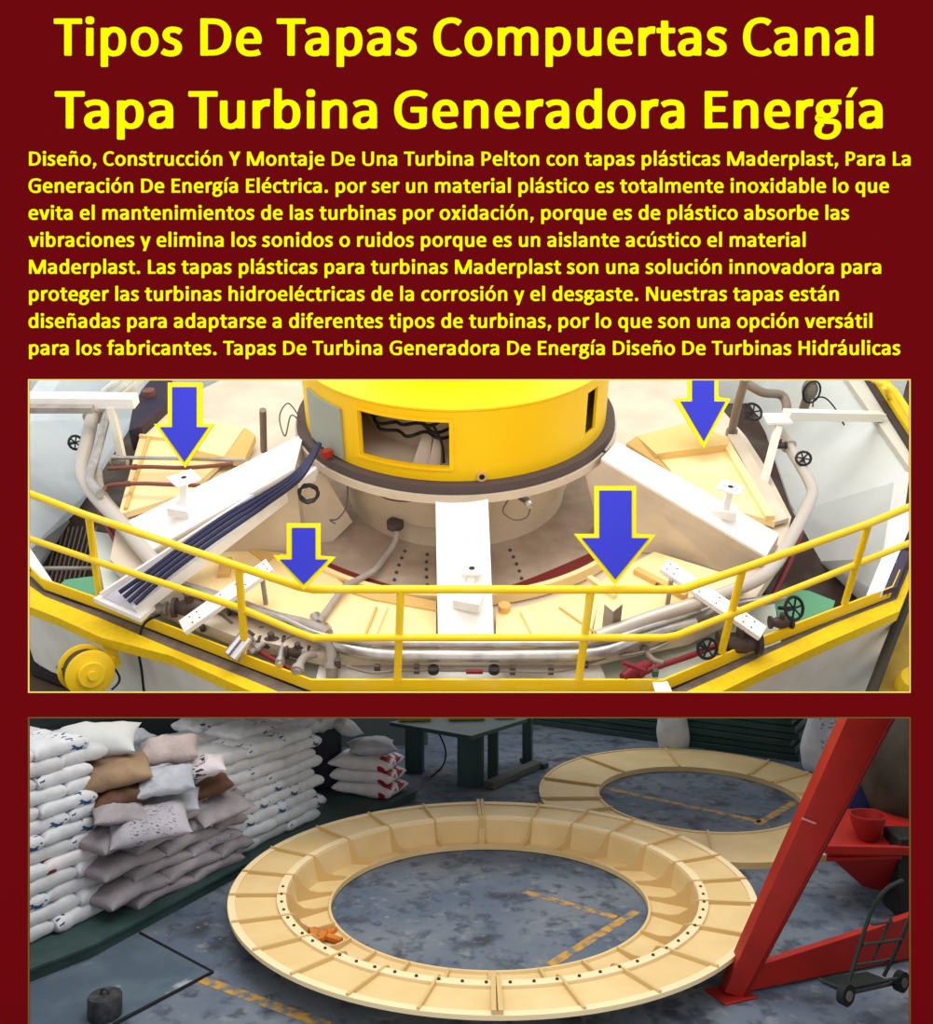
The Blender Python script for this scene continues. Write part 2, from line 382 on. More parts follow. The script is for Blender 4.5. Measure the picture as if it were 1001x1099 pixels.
t = Thing('turbine_cover_ring', 'large stepped cream plastic ring cover lying on the blue concrete floor in front', 'ring cover')
t.main(ring, cream, 25)
pale = MB().loft(loops([pr(O, .004, zt-.018), pr(O, .006, zt+.014), pr(O, -.05, zt+.014), pr(O, -.05, zt+.002)]))
t.part('outer_rim', pale, band, 'pale outer rim')
def rib(E0, E1, E2, a, th, hh=.03, deep=True):
    mb = MB(); p = [P3(E0, -.0, zt-.005, a), P3(E0, -.0, zt+hh, a), P3(E1, -.005, zt+hh, a), P3(E1, -.005, zt-.005, a)]
    d = (p[0]-p[3]).normalized(); n = Vector((-d.y, d.x, 0))*th
    mb.prism([v-n/2 for v in p], n)
    A_, B_ = P3(E1, 0, 0, a), P3(E2, .02, 0, a); d = (A_-B_).normalized(); n = Vector((-d.y, d.x, 0))*th; w_ = (A_-B_).length
    def q(u, z): return A_-d*u*w_+Vector((0, 0, z))
    prof = [q(-.02, zt+hh), q(.10, zt+hh-.02), q(.22, zt-.07), q(.40, zs+.075), q(.62, zs+.045), q(1, zs+.03), q(1, zs-.01), q(-.02, zs-.01)]
    for i in range(1, 7):
        tri = [prof[7], prof[i], prof[i+1]] if i < 6 else None
        if tri: mb.prism([v-n/2 for v in tri], n)
    mb.prism([v-n/2 for v in (prof[7], prof[0], prof[1])], n)
    return mb
ro = [(514.5, 859.5), (452, 863), (393, 873), (342, 890), (300, 913), (262, 937), (243, 963), (244, 993), (266, 1024), (305, 1052), (370, 1073), (448, 1087), (533.5, 1089.5), (624.6, 1082), (699.5, 1062), (759, 1036), (797.6, 1005), (812, 972), (805, 945), (780.6, 918.7), (743, 895), (694, 876), (638, 866), (581, 861)]
for k, (x, y) in enumerate(ro):
    a = ang(B(x, y, zt), O, O[2], O[3])
    if k in (0, 12):
        for s in (-.010, .010): t.part('joint_rib', rib(O, M_, I_, a+s, .03, .045), creamrib, 'doubled rib at the joint of two ring halves')
    else: t.part('rib', rib(O, M_, I_, a, .018), creamrib)
st = MB(); st.loft([[P3(M_, d, z, 2*PI*i/NS) for i in range(NS)] for d, z in ((.005, zt+.0), (.005, zt+.022), (.075, zt+.022), (.075, zt+.0))])
t.part('joint_band', st, band, 'pale bolted band around the step')
for k in range(34):
    a = PI*1.02+PI*.96*k/33
    c = P3(M_, .04, zt+.02, a); t.part('bolt', MB().cyl(c, .011, .012, 8), dark)
t.done()
O2 = (2.63, 10.35, 1.79, 2.02); I2 = (2.65, 10.30, 1.125, 1.175); z2 = .05
t = Thing('turbine_cover_ring', 'smaller flat cream ring cover lying behind the large ring', 'ring cover')
r2 = MB().loft(loops([pr(O2, 0, 0), pr(O2, 0, z2+.012), pr(O2, -.03, z2+.012), pr(O2, -.03, z2), pr(I2, .03, z2), pr(I2, .03, z2+.012), pr(I2, 0, z2+.012), pr(I2, 0, 0), pr(O2, 0, 0)]))
t.main(r2, cream, 25)
for (x, y) in [(640, 818), (600, 838), (582, 858), (716, 807), (830, 815), (866, 830), (900, 850), (768, 928), (583, 878)]:
    a = ang(B(x, y, z2), O2, O2[2], O2[3])
    p = [P3(O2, 0, z2, a), P3(O2, 0, z2+.03, a), P3(I2, 0, z2+.03, a), P3(I2, 0, z2, a)]
    d = (p[0]-p[3]).normalized(); n = Vector((-d.y, d.x, 0))*.022
    t.part('rib', MB().prism([v-n/2 for v in p], n), creamrib)
t.done()
# orange wooden offcuts in the ring
wood = mat('orange_wood', (205, 125, 45), .7, rgb2=(180, 100, 35), scale=12)
for k, (x, y, l, r, dz, lab) in enumerate([(328, 1002, .2, .15, 0, 'orange wooden offcut lying leftmost in the step of the large ring'), (337, 1006, .15, 1.9, .04, 'orange wooden offcut standing out at the middle of the small heap in the ring'),
        (346, 1007, .15, 1.5, .03, 'orange wooden offcut beside the middle of the heap, nearest the viewer'), (352, 1000, .17, 1.1, .0, 'orange wooden offcut at the far side of the heap in the ring'), (357, 1007, .16, 2.6, .01, 'orange wooden offcut rightmost in the heap in the step of the large ring')]):
    c = B(x, y, zs+.03); simple('wood_offcut', lab, 'wood block', MB().box(c+Vector((0, 0, dz-.01)), (l, .055, .035), rz=r), wood, group='orange offcuts in the large ring', bevel=.004)
# ------------------------------------------------------------------ sacks
def bag_mb(L, Wd, H, seed, p=5.0, q=.5, droop=0.0, pinch=.05, crease=.012):
    rnd = random.Random(seed); o = Vector((rnd.random()*50, rnd.random()*50, rnd.random()*50))
    nu, nv = 20, 14; mb = MB()
    def sg(i, n): 
        u = -1+2*i/n; return math.copysign(abs(math.sin(u*PI/2))**.9, u)
    for side in (1, -1):
        vs = []
        for i in range(nu+1):
            for j in range(nv+1):
                u, v = sg(i, nu), sg(j, nv)
                prof = max(0, (1-abs(u)**p))**q*max(0, (1-abs(v)**p))**q
                x = L/2*u*(1-pinch*(1-v*v)*u*u); y = Wd/2*v*(1-pinch*1.3*(1-u*u)*v*v)
                z = side*H/2*prof
                nn_ = noise.noise(Vector((x*5, y*5, side*3))+o)*H*.16+noise.noise(Vector((x*14, y*14, side*5))+o)*crease
                z += nn_*(.25+.75*prof)*1.0
                z -= droop*(abs(u)**2.2)*(.6+.4*abs(v))
                vs.append((x, y, z))
        fs = []
        for i in range(nu):
            for j in range(nv):
                a = i*(nv+1)+j; f = (a, a+nv+1, a+nv+2, a+1)
                fs.append(f if side == 1 else f[::-1])
        # stitch the seam: reuse the rim of the first side
        k = len(mb.v)
        if side == 1: mb.add(vs, fs); 
        else:
            idx = {}
            for i in range(nu+1):
                for j in range(nv+1):
                    a = i*(nv+1)+j
                    if i in (0, nu) or j in (0, nv): idx[a] = a
                    else: idx[a] = len(mb.v); mb.v.append(Vector(vs[a]))
            mb.f += [tuple(idx[a] for a in f) for f in fs]
    return mb
def printed(name, rgb, ink, scale=9, lo=.55, hi=.58, lim=(.0, 1.0), rough=.55, rgb2=None):
    """a sack cloth with printed marks in a patch of its own (object space)"""
    m = mat(name, rgb, rough, rgb2=rgb2 or tuple(min(255, c+10) for c in rgb), scale=8, bump=.25, bscale=22)
    nt = m.node_tree; b = nt.nodes['Principled BSDF']; src = b.inputs['Base Color'].links[0].from_socket
    tc = nt.nodes.new('ShaderNodeTexCoord'); mp = nt.nodes.new('ShaderNodeMapping'); mp.inputs['Scale'].default_value = (1, 2.2, 2.2)
    n = nt.nodes.new('ShaderNodeTexNoise'); n.inputs['Scale'].default_value = scale; n.inputs['Detail'].default_value = 1
    nt.links.new(tc.outputs['Object'], mp.inputs[0]); nt.links.new(mp.outputs[0], n.inputs['Vector'])
    r = nt.nodes.new('ShaderNodeMapRange'); r.inputs[1].default_value = lo; r.inputs[2].default_value = hi; nt.links.new(n.outputs['Fac'], r.inputs[0])
    sp = nt.nodes.new('ShaderNodeSeparateXYZ'); nt.links.new(tc.outputs['Object'], sp.inputs[0])
    g = nt.nodes.new('ShaderNodeMath'); g.operation = 'GREATER_THAN'; g.inputs[1].default_value = lim[0]; nt.links.new(sp.outputs['X'], g.inputs[0])
    l = nt.nodes.new('ShaderNodeMath'); l.operation = 'LESS_THAN'; l.inputs[1].default_value = lim[1]; nt.links.new(sp.outputs['X'], l.inputs[0])
    m1 = nt.nodes.new('ShaderNodeMath'); m1.operation = 'MULTIPLY'; nt.links.new(g.outputs[0], m1.inputs[0]); nt.links.new(l.outputs[0], m1.inputs[1])
    m2 = nt.nodes.new('ShaderNodeMath'); m2.operation = 'MULTIPLY'; nt.links.new(m1.outputs[0], m2.inputs[0]); nt.links.new(r.outputs[0], m2.inputs[1])
    mx = nt.nodes.new('ShaderNodeMix'); mx.data_type = 'RGBA'; nt.links.new(m2.outputs[0], mx.inputs[0]); nt.links.new(src, mx.inputs[6]); mx.inputs[7].default_value = (*lin(ink), 1)
    nt.links.new(mx.outputs[2], b.inputs['Base Color']); return m
white = mat('white_sack', (192, 195, 198), .5, rgb2=(176, 180, 185), scale=6, bump=.3, bscale=24)
white_blue = printed('white_sack_blue_print', (194, 199, 204), (40, 75, 120), 15, .60, .63, (.03, .24))
white_blue2 = printed('white_sack_blue_end', (194, 199, 204), (30, 50, 85), 14, .61, .64, (-.24, -.15))
white_red = printed('white_sack_red_band', (206, 204, 206), (120, 20, 45), 3, .40, .42, (-.27, -.16))
greyb = mat('grey_woven_sack', (152, 148, 152), .8, rgb2=(134, 129, 134), scale=5, bump=.4, bscale=60)
greyt = printed('grey_sack_dark_text', (152, 150, 158), (70, 75, 95), 34, .61, .64, (-.15, .2), .8)
def place(me, m, M, lab, grp, cat='sack', name='sack', scale=(1, 1, 1)):
    o = bpy.data.objects.new(name, me); COL.objects.link(o)
    o.matrix_world = M; o['label'] = lab; o['category'] = cat
    if grp: o['group'] = grp
    return o
VAR = {}
def variant(kind, m, seed, dims, **kw):
    key = (kind, m.name, seed)
    if key not in VAR:
        VAR[key] = mesh('sack', bag_mb(*dims, seed, **kw), m, Vector((0, 0, 0)), 60)
    return VAR[key]
e1 = Vector((.475, .88, 0)).normalized(); nout = Vector((e1.y, -e1.x, 0))
def stackframe(p, s, z, depth, lean, yaw=0, setb=0):
    c = Vector((p.x, p.y, 0))+e1*s-nout*(depth/2+setb)-nout*(lean*z)
    a = math.atan2(e1.y, e1.x)+yaw
    return Matrix.Translation((c.x, c.y, z)) @ Matrix.Rotation(a, 4, 'Z')
rnd = random.Random(5)
def wallstack(p0, s0, s1, rows, rh, Lb, Wb, lean, tag, grp, mats, kind, topback=2, z0=.1, skip=()):
    for k in range(rows):
        off = (k % 2)*Lb*.5
        s = s0-off; row = []
        while s < s1-.05:
            ln = Lb
            if s+ln > s1+.16: ln = None
            row.append(s); s += Lb
        # count from the right end
        vis = [x for x in row]
        for i, x in enumerate(vis):
            end = min(x+Lb, s1+.03); ln = end-x
            if ln < .2: continue
            r = rnd.random(); m = mats[0]
            acc = 0
            for mm_, pr_ in mats[1]:
                acc += pr_
                if r < acc: m = mm_; break
            me = variant(kind, m, rnd.randint(0, 3), (Lb*1.03, Wb, rh*1.2), **({'p': 9, 'q': .36, 'pinch': .03} if kind == 'wall' else {'p': 7, 'q': .42, 'droop': .035, 'pinch': .03, 'crease': .02}))
            M = stackframe(p0, (x+end)/2, z0+rh*(k+.5), Wb, lean, rnd.uniform(-.04, .04), rnd.uniform(-.02, .03))
            M = M @ Matrix.Diagonal((ln/Lb, 1, 1, 1))
            kk = len(vis)-i
            pos = {1: 'far end', 2: 'second from far end', 3: 'third from far end', 4: 'fourth from far end', 5: 'fifth from far end'}.get(kk, 'near end')
            place(me, m, M, '%s sack in %s, %s row up, %s' % (mats[2].get(m.name, 'white'), tag, ORD[k] if k else 'bottom', pos), grp)
            if k >= rows-topback:
                M2 = stackframe(p0, (x+end)/2, z0+rh*(k+.5), Wb, lean, rnd.uniform(-.04, .04), Wb*.97) @ Matrix.Diagonal((ln/Lb, 1, 1, 1))
                me2 = variant(kind, mats[0], 3, (Lb*1.03, Wb, rh*1.2), **({'p': 9, 'q': .36, 'pinch': .03} if kind == 'wall' else {'p': 7, 'q': .42, 'droop': .035, 'pinch': .03, 'crease': .02}))
                place(me2, m, M2, 'white sack in back file of %s, %s row up, %s' % (tag, ORD[k], pos), grp)
WN = {'white_sack': 'plain white', 'white_sack_blue_print': 'blue-printed white', 'white_sack_blue_end': 'white', 'white_sack_red_band': 'red-banded white', 'grey_woven_sack': 'grey woven', 'grey_sack_dark_text': 'grey'}
wm = (white, [(white_blue, .2), (white_blue2, .2), (white_red, .07)], WN)
p1 = B(31, 1020, .1)
wallstack(p1, -.75, .90, 13, .105, .50, .55, .20, 'near left stack', 'white sacks in the near left stack', wm, 'wall')
p2 = B(155, 978, .1)
wallstack(p2, 0.0, 1.28, 7, .105, .60, .60, .14, 'grey middle stack', 'grey woven sacks in the middle stack', (greyb, [(greyt, .15)], WN), 'drape', topback=1)
p3 = B(266, 919, .1)
wallstack(p3, -.25, 1.24, 9, .104, .46, .62, .12, 'far stack', 'white sacks in the far stack', (white, [(white_blue, .3), (white_blue2, .3)], WN), 'wall')
# the loose heap on top of the grey stack
def loose(px, py, Y, dims, rz, m, lab, tilt=(0, 0), seed=1, grp=None, **kw):
    c = BY(px, py, Y); kw.setdefault('crease', .03); me = mesh('sack', bag_mb(*dims, seed, **kw), m, Vector((0, 0, 0)), 60)
    M = Matrix.Translation(c) @ Matrix.Rotation(rz, 4, 'Z') @ Matrix.Rotation(tilt[0], 4, 'X') @ Matrix.Rotation(tilt[1], 4, 'Y')
    return place(me, m, M, lab, grp)
pil = dict(p=2.4, q=.7, pinch=.13)
brown = mat('brown_paper_sack', (128, 104, 82), .75, rgb2=(150, 128, 100), scale=3, bump=.5, bscale=14)
brown2 = mat('dark_brown_sack', (96, 66, 48), .75, rgb2=(82, 56, 42), scale=4, bump=.5, bscale=14)
pinky = mat('pinkish_woven_sack', (178, 166, 163), .8, rgb2=(158, 146, 144), scale=5, bump=.4, bscale=50)
silver = mat('silver_grey_sack', (168, 174, 182), .6, rgb2=(150, 156, 166), scale=7, bump=.3, bscale=30)
G_ = 'loose sacks heaped on the grey stack'
loose(100, 795, 7.75, (.74, .46, .24), .22, mat('pale_sack', (190, 195, 194), .6, bump=.25, bscale=12), 'big pale pillow-shaped sack on the left top of the heap', (.32, -.06), 11, G_, p=2.8, q=.62, pinch=.09, crease=.02)
loose(122, 829, 7.55, (.60, .42, .19), .42, brown, 'brown paper sack near the left of the heap, largest brown one', (.25, -.12), 12, G_, p=3.2, q=.55)
loose(133, 853, 7.5, (.50, .36, .13), .45, brown2, 'dark brown sack tucked under the large brown paper sack', (.1, -.16), 13, G_, p=4)
loose(181, 805, 7.95, (.50, .40, .19), .3, pinky, 'pinkish woven sack on the top right of the heap', (.2, -.1), 14, G_, p=3.2, q=.55)
loose(213, 823, 7.95, (.46, .32, .15), .32, printed('white_sack_dark_letters', (192, 186, 190), (50, 45, 70), 16, .52, .55, (-.06, .06)), 'white sack with dark lettering at the right of the heap', (.15, -.12), 15, G_, p=3, q=.55)
loose(178, 838, 7.6, (.46, .36, .14), .35, silver, 'silver grey sack in the front middle of the heap', (.3, -.1), 16, G_, p=3.5)
loose(222, 844, 8.1, (.42, .34, .13), .5, brown2, 'small dark brown sack at the right under the white one', (.05, -.2), 17, G_, p=4)
loose(180, 860, 7.7, (.52, .42, .15), .28, silver, 'long grey sack lying below the silver grey one on the stack', (.15, -.04), 18, G_, p=3, q=.6)
loose(233, 866, 8.1, (.55, .42, .15), .9, greyb, 'grey sack slumped over the right shoulder of the grey stack', (.2, -.1), 19, G_, p=3, q=.6)
loose(128, 872, 7.3, (.42, .40, .13), .5, greyb, 'grey sack slumped over the left shoulder of the grey stack', (.1, .1), 20, G_, p=3, q=.6)
loose(160, 884, 7.3, (.62, .48, .17), .42, greyt, 'large grey sack with dark print topping the front of the grey stack', (.25, -.1), 21, G_, p=3.2, q=.55)
loose(140, 792, 8.6, (.4, .3, .15), 1.0, silver, 'grey sack half hidden behind the pinkish woven sack', (0, 0), 22, G_, **pil)
loose(68, 812, 7.7, (.45, .4, .12), .5, white, 'white sack wedged behind the near left white stack', (0, 0), 23, None, p=4)
# white sacks behind, topping the far stack
for k, (x, y, Y, rz) in enumerate([(225, 778, 9.6, .9), (262, 784, 9.3, 1.0), (300, 776, 9.9, 1.0), (333, 775, 10.3, 1.0), (250, 772, 10.4, .9)]):
    loose(x, y, Y, (.62, .5, .16), rz, (white_blue2, white_blue, white, white, white)[k], 'white sack lying on top of the far stack, %s' % ['at the left behind the pinkish sack', 'nearest the viewer, blue print', 'third from its left', 'at its far right end', 'at the back edge'][k], (.05, 0), 30+k, 'white sacks topping the far stack', p=5, q=.45)
# small stack beyond with a grey pillow on it
red_end = printed('white_sack_red_end', (206, 204, 206), (150, 24, 48), 5, .50, .52, (-.36, -.22))
ps = [(394, 852, 0, 'bottom'), (396, 839, 1, 'middle'), (397, 825, 2, 'top')]
for x, y, k, nm in ps:
    c = B(396, 853, .1); me = variant('small', red_end, 40+k, (.75, .48, .165), p=5, q=.42)
    place(me, red_end, Matrix.Translation((c.x-.02*k, c.y+.1, .1+.075+k*.145)) @ Matrix.Rotation(-.38+.05*k, 4, 'Z') @ Matrix.Diagonal((-1, 1, 1, 1)), 'white sack with red patch in the small stack by the green workbench, %s of three' % nm, 'small stack of red-patched sacks')
c = B(396, 853, .1)
me = mesh('sack', bag_mb(.56, .46, .2, 50, **pil), silver, Vector((0, 0, 0)), 60)
place(me, silver, Matrix.Translation((c.x+.02, c.y+.1, .63)) @ Matrix.Rotation(.2, 4, 'Z'), 'grey pillow-shaped sack on top of the small red-patched stack', None)
me = mesh('sack', bag_mb(.34, .26, .2, 51, **pil), white, Vector((0, 0, 0)), 60)
place(me, white, Matrix.Translation((c.x-.27, c.y+.14, .83)) @ Matrix.Rotation(.9, 4, 'Z') @ Matrix.Rotation(.5, 4, 'Y'), 'small crumpled white bag above the grey pillow-shaped sack', None)
# dark wrapped bale between
bl = MB().box((c.x-.55, c.y+.35, .5), (.34, .4, .8), rz=.3)
simple('wrapped_bale', 'dark navy wrapped bale standing between the far white stack and small stack', 'bale', bl, mat('navy_wrap', (22, 26, 42), .5, bump=.4, bscale=12), bevel=.05)
me = mesh('sack', bag_mb(.5, .4, .2, 52, p=4), silver, Vector((0, 0, 0)), 60)
place(me, silver, Matrix.Translation((c.x-.55, c.y+.35, 1.0)) @ Matrix.Rotation(.4, 4, 'Z'), 'grey sack lying on the dark navy bale', None)
# ------------------------------------------------------------------ workbench
green = mat('green_machine_paint', (50, 78, 74), .5, rgb2=(40, 62, 62), scale=3)
t = Thing('workbench', 'heavy dark green steel workbench standing behind the large ring', 'workbench')
za = .68
tp = [B(418, 775, za), B(506, 790, za), B(566, 771, za), B(480, 760, za)]
t.part('tabletop', MB().prism([p-Vector((0, 0, .05)) for p in tp], (0, 0, .05)), green)
def leg(x, y, wx, wy, rz=0, h=za-.05): 
    c = B(x, y, 0); return MB().box((c.x, c.y, h/2), (wx, wy, h), rz=rz)
t.part('leg', leg(505, 843, .30, .16, -.2), green); t.part('leg', leg(445, 829, .22, .14, -.2), green)
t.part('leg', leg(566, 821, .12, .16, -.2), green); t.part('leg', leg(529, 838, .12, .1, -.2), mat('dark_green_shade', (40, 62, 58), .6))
c1, c2 = B(524, 843, .05), B(576, 820, .05)
t.part('foot_beam', MB().beam(c1, c2, .14, .08), mat('grey_timber', (84, 88, 82), .8)); t.part('foot_beam', MB().beam(B(560, 815, .04), B(586, 822, .04), .1, .06), green)
t.part('cable', MB().tube([B(470, 785, za-.06), B(478, 805, .3), B(475, 822, .12), B(462, 834, .01)], .012, 6, smooth=5), mat('black_rubber', (22, 24, 28)), 'black hanging cable')
t.done(bevel=.006)
ym = mat('yellow_crate', (176, 150, 60), .6)
for x, y, w_, lab in [(445, 772, .4, 'yellow tray at the left on the green workbench'), (500, 771, .45, 'yellow tray at the middle on the green workbench'), (541, 769, .25, 'yellow tray at the right on the green workbench')]:
    c = B(x, y, za); t = Thing('parts_tray', lab, 'tray', group='yellow trays on the workbench')
    t.part('tray_body', MB().box((c.x, c.y, za+.03), (w_, .22, .06), rz=.1), ym); t.part('dark_contents', MB().box((c.x, c.y, za+.065), (w_*.8, .16, .03), rz=.1), green); t.done(bevel=.005)
# steel stock pile at the back
A1, A2 = B(560, 776, 0), B(857, 818, 0)
dv = (A2-A1).normalized(); pv = Vector((-dv.y, dv.x, 0))
gd = mat('stock_green', (34, 58, 54), .6, rgb2=(44, 66, 62), scale=3)
for k in range(7):
    a = A1+pv*(.02*(k % 2)); b = A2+pv*(.02*(k % 2))-dv*(.05*(k % 3))
    simple('steel_plank', 'long dark green steel plank in the pile at the back, %s layer' % (ORD[k] if k else 'bottom'), 'plank', MB().prism([a, b, b+pv*.9, a+pv*.9], (0, 0, .082)), gd, group='dark green planks piled at the back') if False else None
    mbk = MB().prism([Vector((p.x, p.y, .092*k)) for p in (a, b, b+pv*.9, a+pv*.9)], (0, 0, .084))
    simple('steel_plank', 'long dark green steel plank in the pile at the back, %s layer from the floor' % (ORD[k] if k else 'lowest'), 'plank', mbk, gd, group='dark green planks piled at the back', bevel=.008)
def standing(px, py, Y, r, h, m, lab, seed, tilt=0):
    c = B(px, py, 0); mb = MB(); lp = []
    for k in range(15):
        u = k/14; rr = r*(.86+.14*math.sin(PI*min(1, u*1.3)))*(1 if u < .85 else 1-(u-.85)*3.2)*(1 if u > .04 else .9)
        lp.append([Vector((c.x+tilt*u*h+rr*(1+.12*noise.noise(Vector((math.cos(a*PI/14)*1.5, u*3, seed))))*math.cos(a*PI/14), c.y+rr*.75*math.sin(a*PI/14), u*h)) for a in range(28)])
    simple('upright_sack', lab, 'sack', mb.loft(lp, cap=True), m)
standing(880, 826, 0, .27, .85, printed('upright_sack_print', (188, 194, 205), (120, 130, 150), 16, .56, .6, (-.1, .15)), 'tall pale sack standing upright beside the red post at the back', 3, .12)
standing(722, 805, 0, .22, .62, white, 'white sack standing in front of the dark green planks', 9)
me = mesh('sack', bag_mb(.4, .3, .14, 60, **pil), white, Vector((0, 0, 0)), 60)
cc = A2-dv*1.0+pv*.2; place(me, white, Matrix.Translation((cc.x-.1, cc.y, .7)) @ Matrix.Rotation(.3, 4, 'Z'), 'white bag lying on the dark green planks', None)
# dark tarpaulin pile at the far left and grey panels
tarp = mat('dark_teal_tarp', (48, 62, 64), .8, bump=.4, bscale=6)
t = Thing('tarpaulin_pile', 'dark teal tarpaulin covered pile behind the left sacks', 'tarpaulin')
P_ = [Vector((-6.5, 8.7, 0)), Vector((-2.6, 11.2, 0)), Vector((-3.3, 13.0, 0)), Vector((-8, 12.5, 0))]
lp = []
for z, sc in ((0, 1), (.5, .97), (.8, .9), (.88, .8)):
    ctr = sum(P_, Vector())/4; lp.append([ctr+(p-ctr)*sc+Vector((0, 0, z)) for p in P_])
t.main(MB().loft(lp, cap=True), tarp); t.part('fold', MB().beam(BY(28, 797, 9.4), BY(85, 772, 11.2), .3, .05), mat('grey_tarp', (128, 138, 136), .8), 'pale grey fold'); t.done(bevel=.05)
gp = MB().prism([Vector((-2.2, 12.6, 0)), Vector((-.55, 12.8, 0)), Vector((-.55, 12.9, 0)), Vector((-2.2, 12.7, 0))], (0, 0, 1.2))
simple('partition_panel', 'plain grey partition panel standing behind the small sack stack', 'panel', gp, mat('grey_panel', (96, 104, 104), .8))
# ------------------------------------------------------------------ red frame, hopper, machine, hand truck
red = mat('red_paint', (160, 30, 20), .5, rgb2=(140, 28, 20), scale=3)
redd = mat('red_paint_shaded_side', (120, 18, 14), .5)  # darker copy of the red: shade on the post's right face painted in
t = Thing('red_support_frame', 'large red steel leg and brace rising at the right of the ring', 'steel frame')
Yb = 6.12
bl_ = [BY(777, 1065, Yb), BY(797, 1071, Yb), BY(959, 765, Yb-.2), BY(911, 765, Yb-.2)]
t.part('post', MB().prism(bl_, (0.02, .16, 0)), red)
t.part('post_flange', MB().prism([bl_[1]+Vector((-.0, -.01, 0)), bl_[1]+Vector((.03, .0, .01)), bl_[2]+Vector((.035, 0, 0)), bl_[2]+Vector((0, -.01, 0))], (0.0, .17, 0)), redd, 'narrow right edge flange')
ba = B(803, 1064, .02); bb = B(985, 1027, .02)
t.part('brace', MB().prism([ba, bb, bb+Vector((0, 0, .32)), BY(925, 1001, B(925, 1036, .02).y), BY(812, 1037, ba.y+.02), ba+Vector((0, 0, .1))], (-.01, .06, 0)), red)
bs = [B(755, 1063, .0), B(778, 1080, .0), B(813, 1072, 0), B(790, 1056, 0)]
t.part('base_plate', MB().prism(bs, (0, 0, .015)), red)
t.part('scratch_mark', MB().prism([BY(859, 879, Yb-.14), BY(875, 885, Yb-.14), BY(876, 883, Yb-.14), BY(861, 877, Yb-.14)], (0, -.004, 0)), mat('white_scratch', (190, 120, 110), .8), 'pale scratch')
t.done(bevel=.005)
t = Thing('feed_hopper', 'red steel hopper of the machine at the right edge', 'hopper')
Yh = 7.3
hp = [BY(886, 921, Yh), BY(905, 868, Yh+.7), BY(985, 866, Yh+.7), BY(985, 918, Yh)]
t.part('tray', MB().prism(hp, (0, 0, -.03)), red)
t.part('tray_lip', MB().beam(BY(884, 911, Yh), BY(990, 913, Yh), .05, .07), red)
fr = [BY(886, 916, Yh), BY(990, 920, Yh), BY(990, 965, Yh+.25), BY(958, 960, Yh+.25), BY(925, 951, Yh+.2)]
t.part('chute', MB().prism(fr, (.05, .5, .03)), mat('red_chute', (150, 26, 20), .45)); t.done(bevel=.006)
c = BY(931, 901, Yh+.25); t = Thing('bucket', 'red round bucket standing on the red hopper tray', 'bucket')
lp = [[c+Vector((r*math.cos(a*PI/16), r*math.sin(a*PI/16), z)) for a in range(32)] for r, z in ((.07, 0), (.13, .13), (.14, .20), (.147, .20), (.147, .215), (.132, .215), (.12, .13), (.06, .02))]
t.main(MB().loft(lp, cap=True), mat('red_bucket', (140, 24, 22), .5)); t.done()
blk = mat('machine_black', (26, 26, 25), .6, rgb2=(34, 32, 28), scale=4)
t = Thing('mixing_machine', 'dark drum machine at the right edge behind the red hopper', 'machine')
t.part('frame_body', MB().box((4.05, 8.2, .22), (.75, .8, .44)), blk)
dc = Vector((4.0, 8.2, 1.0)); 
lp = []
for zz, r in ((-.62, .12), (-.45, .38), (-.1, .52), (.35, .52), (.55, .45)): lp.append([dc+Vector((r*math.cos(a*PI/18), r*math.sin(a*PI/18), zz)) for a in range(36)])
t.part('drum', MB().loft(lp, cap=True), mat('drum_grey', (70, 66, 54), .6, rgb2=(44, 40, 32), scale=3), 'dull grey-beige drum')
t.part('motor_box', MB().box((3.5, 8.2, .75), (.2, .3, .4)), mat('motor_blue', (26, 40, 84), .5), 'dark blue motor box'); 
t.part('under_frame', MB().box((3.75, 7.45, .33), (.5, .3, .66)), blk); t.done(bevel=.02)
dg = mat('hand_truck_green', (24, 40, 34), .5)
t = Thing('hand_truck', 'dark green two-wheeled hand truck leaning at the right edge', 'hand truck')
Yt = 5.75
def HT(x, y, dY=0): return BY(x, y, Yt+dY)
t.part('side_rail', MB().tube([HT(911, 1052), HT(934, 980, .1), HT(950, 955, .2), HT(968, 945, .3)], .013, 8, smooth=4), dg)
t.part('side_rail', MB().tube([HT(948, 1048, .25), HT(966, 1010, .3), HT(985, 960, .45)], .013, 8, smooth=4), dg)
for a, b in [((925, 1014), (967, 1008)), ((936, 992), (957, 989)), ((917, 1036), (956, 1030))]: t.part('crossbar', MB().tube([HT(*a, .05), HT(*b, .3)], .010, 8), dg)
t.part('strut', MB().tube([HT(937, 1030, .1), HT(956, 985, .28)], .009, 8), dg)
t.part('strut', MB().tube([HT(878, 1051, .1), HT(905, 1062, 0), HT(932, 1056, .1), HT(962, 1050, .25)], .011, 8), dg)
t.part('toe_plate', MB().prism([B(880, 1052, .02), B(905, 1063, .02), B(955, 1054, .02), B(930, 1044, .02)], (0, 0, .01)), dg)
t.part('axle', MB().tube([HT(907, 1067, 0), HT(965, 1054, .32)], .012, 8), dg)
rub = mat('black_rubber', (22, 24, 28))
for (x, y, dY) in ((907, 1067, -.03), (966, 1053, .3)):
    c = HT(x, y, dY); c.z = max(c.z, .075)
    wv = Vector((.55, -.83, 0))
    wi = t.part('wheel', MB().cyl(c-wv*.02, .068, .045, 24, axis=wv), rub, None)
    t.part('hub', MB().cyl(c+wv*.012, .032, .022, 16, axis=wv), mat('hub_grey', (110, 105, 100), .5), parent=wi)
t.done()

lb_ = bpy.data.lights.new('warehouse_fill', 'AREA'); lb_.energy = 75; lb_.shape = 'RECTANGLE'; lb_.size = 7; lb_.size_y = 3; lb_.color = (.95, .98, 1)  # added unseen area light, brightens the rear of the warehouse
lbo = bpy.data.objects.new('warehouse_fill', lb_); COL.objects.link(lbo); lbo.location = (.5, 12.4, 2.0)
